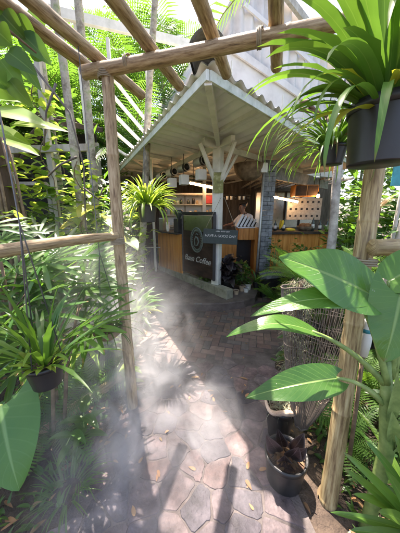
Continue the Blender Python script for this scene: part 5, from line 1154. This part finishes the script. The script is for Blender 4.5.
# ---- background planting
random.seed(77)
def proto_bush(R_, H, n, L, W, fm, prof=OVATE, name='leafy_shrub', clump=14):
    m = MB(); s_ = MB(); leafcloud(m, n, R_, H, L, W, prof, base=(0, 0, .05), clump=clump, nl=4); stems(s_, 7, R_, H)
    return plant(name, 'shrub', 'shrub', (0, 0, -50), m, s_, fm)
BP = [proto_bush(.55, 1.5, 330, .22, .1, 'leaf'), proto_bush(.6, 1.7, 380, .24, .12, 'leaf_dark'), proto_bush(.55, 1.3, 330, .17, .09, 'leaf_lime'), proto_bush(.6, 1.9, 300, .3, .05, 'palm', LANCE), proto_bush(.5, 1.4, 260, .26, .15, 'leaf', HEART)]
bl = [(-2.3, 3.6, 0, 1, 'mid green shrub in the left bed before the timber fence'), (-2.0, 4.6, 1, 1.1, 'dark glossy shrub behind the timber fence posts'), (-1.75, 5.2, 2, 1.1, 'lime shrub between the palm trunks and the kiosk'), (-2.6, 5.2, 3, 1.2, 'narrow leaved shrub in the shade of the shed'), (-1.55, 4.4, 4, .9, 'heart leaved shrub beside the terrace'),
      (-3.2, 3.4, 1, 1.1, 'dark shrub under the thick brown trunk'), (-2.9, 2.4, 4, 1.0, 'heart leaved shrub at the left edge behind the trunk'), (-2.2, 6.4, 0, 1.4, 'tall green shrub left of the kiosk wall'), (-3.4, 6.2, 2, 1.5, 'tall lime shrub beyond the shed'), (-2.4, 1.5, 3, .9, 'narrow leaved shrub outside the left rail'),
      (-4.6, 5.0, 1, 1.6, 'big dark shrub beyond the shed roof'), (-1.5, 3.0, 2, .6, 'small lime shrub under the elephant ears'), (-2.0, 3.1, 2, 1.15, 'bright lime shrub right of the thick brown trunk'), (-1.75, 3.7, 0, 1.1, 'green shrub between the two mossy palm trunks'), (-2.5, 4.1, 2, 1.4, 'tall lime shrub in front of the shed posts'), (-1.6, 2.35, 4, .75, 'heart leaved shrub behind the misty lady palm'),
      (2.6, 3.8, 0, .9, 'green shrub below the bar at the right'), (2.0, 4.1, 0, .6, 'low green shrub on the bricks under the bread basket end of the bar'), (2.3, 3.4, 2, .7, 'lime shrub between the bar and the pale slim trunk'), (3.0, 3.2, 3, .9, 'narrow leaved shrub right of the pale trunk'), (2.5, 2.4, 1, .85, 'dark shrub behind the bamboo rail'), (3.4, 4.4, 4, 1.1, 'heart leaved shrub beyond the fern mound'), (2.1, 1.3, 0, .7, 'green shrub at the right edge under the rail'), (1.5, 1.15, 1, .5, 'small dark shrub behind the paddle leaves'), (3.0, 1.8, 2, 1.0, 'lime shrub far right behind the rail'), (4.4, 3.2, 1, 1.5, 'big dark shrub at the right boundary'), (1.25, .75, 4, .45, 'low heart leaved shrub at the lower right edge')]
used = set()
for i, (x, y, k, s_, lab) in enumerate(bl):
    if k in used: copy_tree(BP[k], None, (x, y, 0), random.uniform(0, 6), s_, lab)
    else: used.add(k); BP[k].location = (x, y, 0); BP[k].scale = (s_,) * 3; BP[k]['label'] = lab
for o in bpy.data.objects:
    if o.name.startswith('leafy_shrub') and o.parent is None: o['group'] = 'shrubs in the planting beds'
# palms beyond
def proto_palm(H, L, n, fm):
    t = thing('areca_palm', 'palm', 'palm', (0, 0, -60), 0, 'palms behind the kiosk'); m = MB()
    for k in range(3): a = k * 2.1; m.tube([(math.cos(a) * .12, math.sin(a) * .12, 0), (math.cos(a) * .2, math.sin(a) * .2, H * .6), (math.cos(a) * .35, math.sin(a) * .35, H * (.85 + .08 * k))], [.06, .05, .04], 9)
    m.build('trunk', M_['bark'], t); m = MB()
    for k in range(n):
        a = k * 2.1; frond(m, (math.cos(a) * .35, math.sin(a) * .35, H * (.85 + .08 * (k % 3))), k * 2.4, R(random.uniform(15, 80)), L * random.uniform(.8, 1.1), random.uniform(.8, 1.7), L * .3, L * .02, 30)
    m.build('crown', M_[fm], t); return t
PP = [proto_palm(4.6, 2.4, 26, 'palm'), proto_palm(3.2, 2.2, 24, 'palm'), proto_palm(6.5, 2.6, 24, 'leaf')]
pl_ = [(-2.2, 8.6, 0, 1.0, 'tall feathery palm directly left of the gable end'), (-3.6, 8.0, 1, 1.1, 'low feathery palm beyond the white railing'), (-1.2, 9.8, 2, 1.0, 'tallest palm touching the left verge of the gable'), (-5.2, 9.0, 0, 1.1, 'feathery palm beyond the shed'), (-3.0, 10.8, 2, 1.05, 'tall palm rising behind the long white beam'), (-4.4, 6.8, 1, 1.1, 'low palm at the back of the shed'), (-7.0, 7.0, 2, 1.0, 'tall palm far left above the shed roof'), (-1.9, 7.2, 1, .9, 'low palm between the kiosk wall and white railing'),
       (5.6, 6.5, 1, 1.1, 'feathery palm far right beyond the kiosk'), (5.2, 4.4, 0, 1.0, 'palm at the right boundary beyond the fern mound'), (8.2, 12.5, 2, 1.2, 'tall palm seen over the right slope of the gable'), (-6.0, 12.5, 2, 1.2, 'tall distant palm at the far left')]
used = set()
for (x, y, k, s_, lab) in pl_:
    if k in used: copy_tree(PP[k], None, (x, y, 0), random.uniform(0, 6), s_, lab)
    else: used.add(k); PP[k].location = (x, y, 0); PP[k].scale = (s_,) * 3; PP[k]['label'] = lab
# broad-leaved trees around the yard, one leaning over the path from behind the viewer
def big_tree(label, loc, H, Rr, n, fm, L=.24):
    t = thing('shade_tree', label, 'tree', loc); m = MB(); m.tube([(0, 0, 0), (.1, .05, H * .4), (0, .1, H * .8)], [.17, .13, .08], 10, True, .06)
    m.build('trunk', M_['bark_brown'], t); m = MB()
    for k in range(7): a = k * .9; m.tube([(0, .08, H * .6), (math.cos(a) * Rr * .4, math.sin(a) * Rr * .4, H * .85), (math.cos(a) * Rr * .8, math.sin(a) * Rr * .8, H * (1 + .06 * k))], [.07, .045, .015], 7)
    m.build('limbs', M_['bark_brown'], t); m = MB(); leafcloud(m, n, Rr, H * .6, L, L * .48, base=(0, 0, H * .72), clump=44, nl=3); m.build('crown', M_[fm], t); return t
big_tree('dense tree behind the shed at the far left', (-6.2, 9.5, 0), 4.2, 2.4, 1500, 'leaf', .34)
big_tree('dark tree beyond the white railing', (-4.2, 12.0, 0), 3.6, 2.6, 1500, 'leaf_dark', .4)
big_tree('leafy tree at the right boundary', (6.4, 5.0, 0), 3.6, 2.2, 1300, 'leaf', .3)
big_tree('small leafy tree in front of the shed at the upper left', (-3.3, 3.9, 0), 2.9, 1.15, 620, 'leaf', .2)
# far planting that reads as one mass
m = MB()
for k in range(7000):
    a = R(random.uniform(-70, 70)); d = random.uniform(13, 17); z = random.random() ** 1.3 * 5.5
    m.blade((math.sin(a) * d, math.cos(a) * d, z), random.uniform(0, 6.2), R(random.uniform(-30, 50)), .6, .28, .7, .2, OVATE, 3, 2)
for k in range(2500):
    s_ = random.choice((-1, 1)); m.blade((s_ * random.uniform(5, 9), random.uniform(-2, 12), random.random() ** 1.4 * 3.2), random.uniform(0, 6.2), R(random.uniform(-30, 50)), .4, .2, .7, .2, OVATE, 3, 2)
o = m.build('undergrowth', M_['leaf']); tag(o, 'dense green undergrowth closing the view all around the yard', 'undergrowth', None, 'stuff')
# fallen leaves scattered on the paving
fl = None
for k in range(46):
    x = random.uniform(-.6, .6) if k < 26 else random.uniform(-.7, 2.0); y = random.uniform(.85, 2.1) if k < 26 else random.uniform(2.1, 3.4)
    if not inside(path, x, y) or inside(plat, x, y): continue
    if fl is None or k % 6 == 0:
        m = MB(); m.blade((-.02, 0, .005), random.uniform(0, 6.2), R(8), .05, .02, random.uniform(.2, .7), .25, OVATE, 6, 2); fl = m.build('fallen_leaf', M_['dry']); tag(fl, 'small dry fallen leaf lying on the paving', 'leaf', 'fallen leaves on the paving'); o = fl
    else: o = fl.copy(); COL.objects.link(o)
    o.location = (x, y, .002); o.rotation_euler = (0, 0, random.uniform(0, 6.2)); o.scale = (random.uniform(.5, 1.2),) * 3
# ground litter
m = MB()
for k in range(2600):
    x = random.uniform(-3, 3.2); y = random.uniform(.4, 4)
    if inside(path, x, y) and random.random() < .965 or inside(plat, x, y): continue
    m.blade((x, y, .006), random.uniform(0, 6.2), R(random.uniform(-4, 30)), random.uniform(.03, .09), random.uniform(.012, .03), random.uniform(.1, 1), .2, OVATE, 4, 2)
o = m.build('leaf_litter', M_['dry']); tag(o, 'dry brown leaf litter on the soil beside the path', 'leaf litter', None, 'stuff')
m = MB()
for k in range(1500):
    s_ = random.choice((-1, 1)); x = s_ * (.75 + abs(random.gauss(0, .5))); y = random.uniform(.45, 3.4)
    if inside(path, x, y): continue
    m.blade((x, y, .0), random.uniform(0, 6.2), R(random.uniform(10, 80)), random.uniform(.04, .1), random.uniform(.015, .035), random.uniform(.2, 1.2), .2, OVATE, 4, 2)
o = m.build('ground_cover', M_['leaf']); tag(o, 'small green ground cover along both path edges', 'ground cover', None, 'stuff')

# ---- cool mist drifting from the misting line over the left bed
def mist_mat():
    m, nd, lk = mat('mist'); nd.remove(nd['Principled BSDF']); out = nd['Material Output']
    vp = nd.new('ShaderNodeVolumePrincipled'); vp.inputs['Color'].default_value = (1, 1, 1, 1); vp.inputs['Anisotropy'].default_value = .0
    tc = nd.new('ShaderNodeTexCoord'); tot = None
    for (c, r, a) in MIST:
        d = N(nd, 'ShaderNodeVectorMath', operation='SUBTRACT'); lk.new(tc.outputs['Object'], d.inputs[0]); d.inputs[1].default_value = c
        q = N(nd, 'ShaderNodeVectorMath', operation='DIVIDE'); lk.new(d.outputs[0], q.inputs[0]); q.inputs[1].default_value = r
        l = N(nd, 'ShaderNodeVectorMath', operation='DOT_PRODUCT'); lk.new(q.outputs[0], l.inputs[0]); lk.new(q.outputs[0], l.inputs[1])
        e = N(nd, 'ShaderNodeMath', operation='POWER'); e.inputs[0].default_value = .3679; lk.new(l.outputs['Value'], e.inputs[1])
        k = N(nd, 'ShaderNodeMath', operation='MULTIPLY'); lk.new(e.outputs[0], k.inputs[0]); k.inputs[1].default_value = a
        if tot is None: tot = k
        else: s_ = N(nd, 'ShaderNodeMath', operation='ADD'); lk.new(tot.outputs[0], s_.inputs[0]); lk.new(k.outputs[0], s_.inputs[1]); tot = s_
    nz = nd.new('ShaderNodeTexNoise'); nz.inputs['Scale'].default_value = 3.6; nz.inputs['Detail'].default_value = 5; nz.inputs['Distortion'].default_value = 1.4; lk.new(tc.outputs['Object'], nz.inputs['Vector'])
    mr = N(nd, 'ShaderNodeMapRange'); mr.inputs[1].default_value = .42; mr.inputs[2].default_value = .7; mr.inputs[3].default_value = .04; mr.inputs[4].default_value = 1.6; lk.new(nz.outputs[0], mr.inputs[0])
    mu = N(nd, 'ShaderNodeMath', operation='MULTIPLY'); lk.new(tot.outputs[0], mu.inputs[0]); lk.new(mr.outputs[0], mu.inputs[1]); lk.new(mu.outputs[0], vp.inputs['Density'])
    lk.new(vp.outputs[0], out.inputs['Volume']); return m
MIST = [((-.75, 1.75, .75), (.32, .36, .42), 2.0), ((-.5, 1.9, .35), (.28, .36, .36), 3.4), ((-.5, 1.0, .3), (.28, .3, .28), .9), ((.1, 1.3, .1), (.24, .4, .18), 1.3), ((-.35, 1.4, .15), (.3, .42, .24), 1.7)]
m = MB(); m.box((-.45, 1.5, .75), (2.3, 2.1, 1.7)); o = m.build('mist', mist_mat()); tag(o, 'white mist drifting across the left bed and the path', 'mist', None, 'stuff')
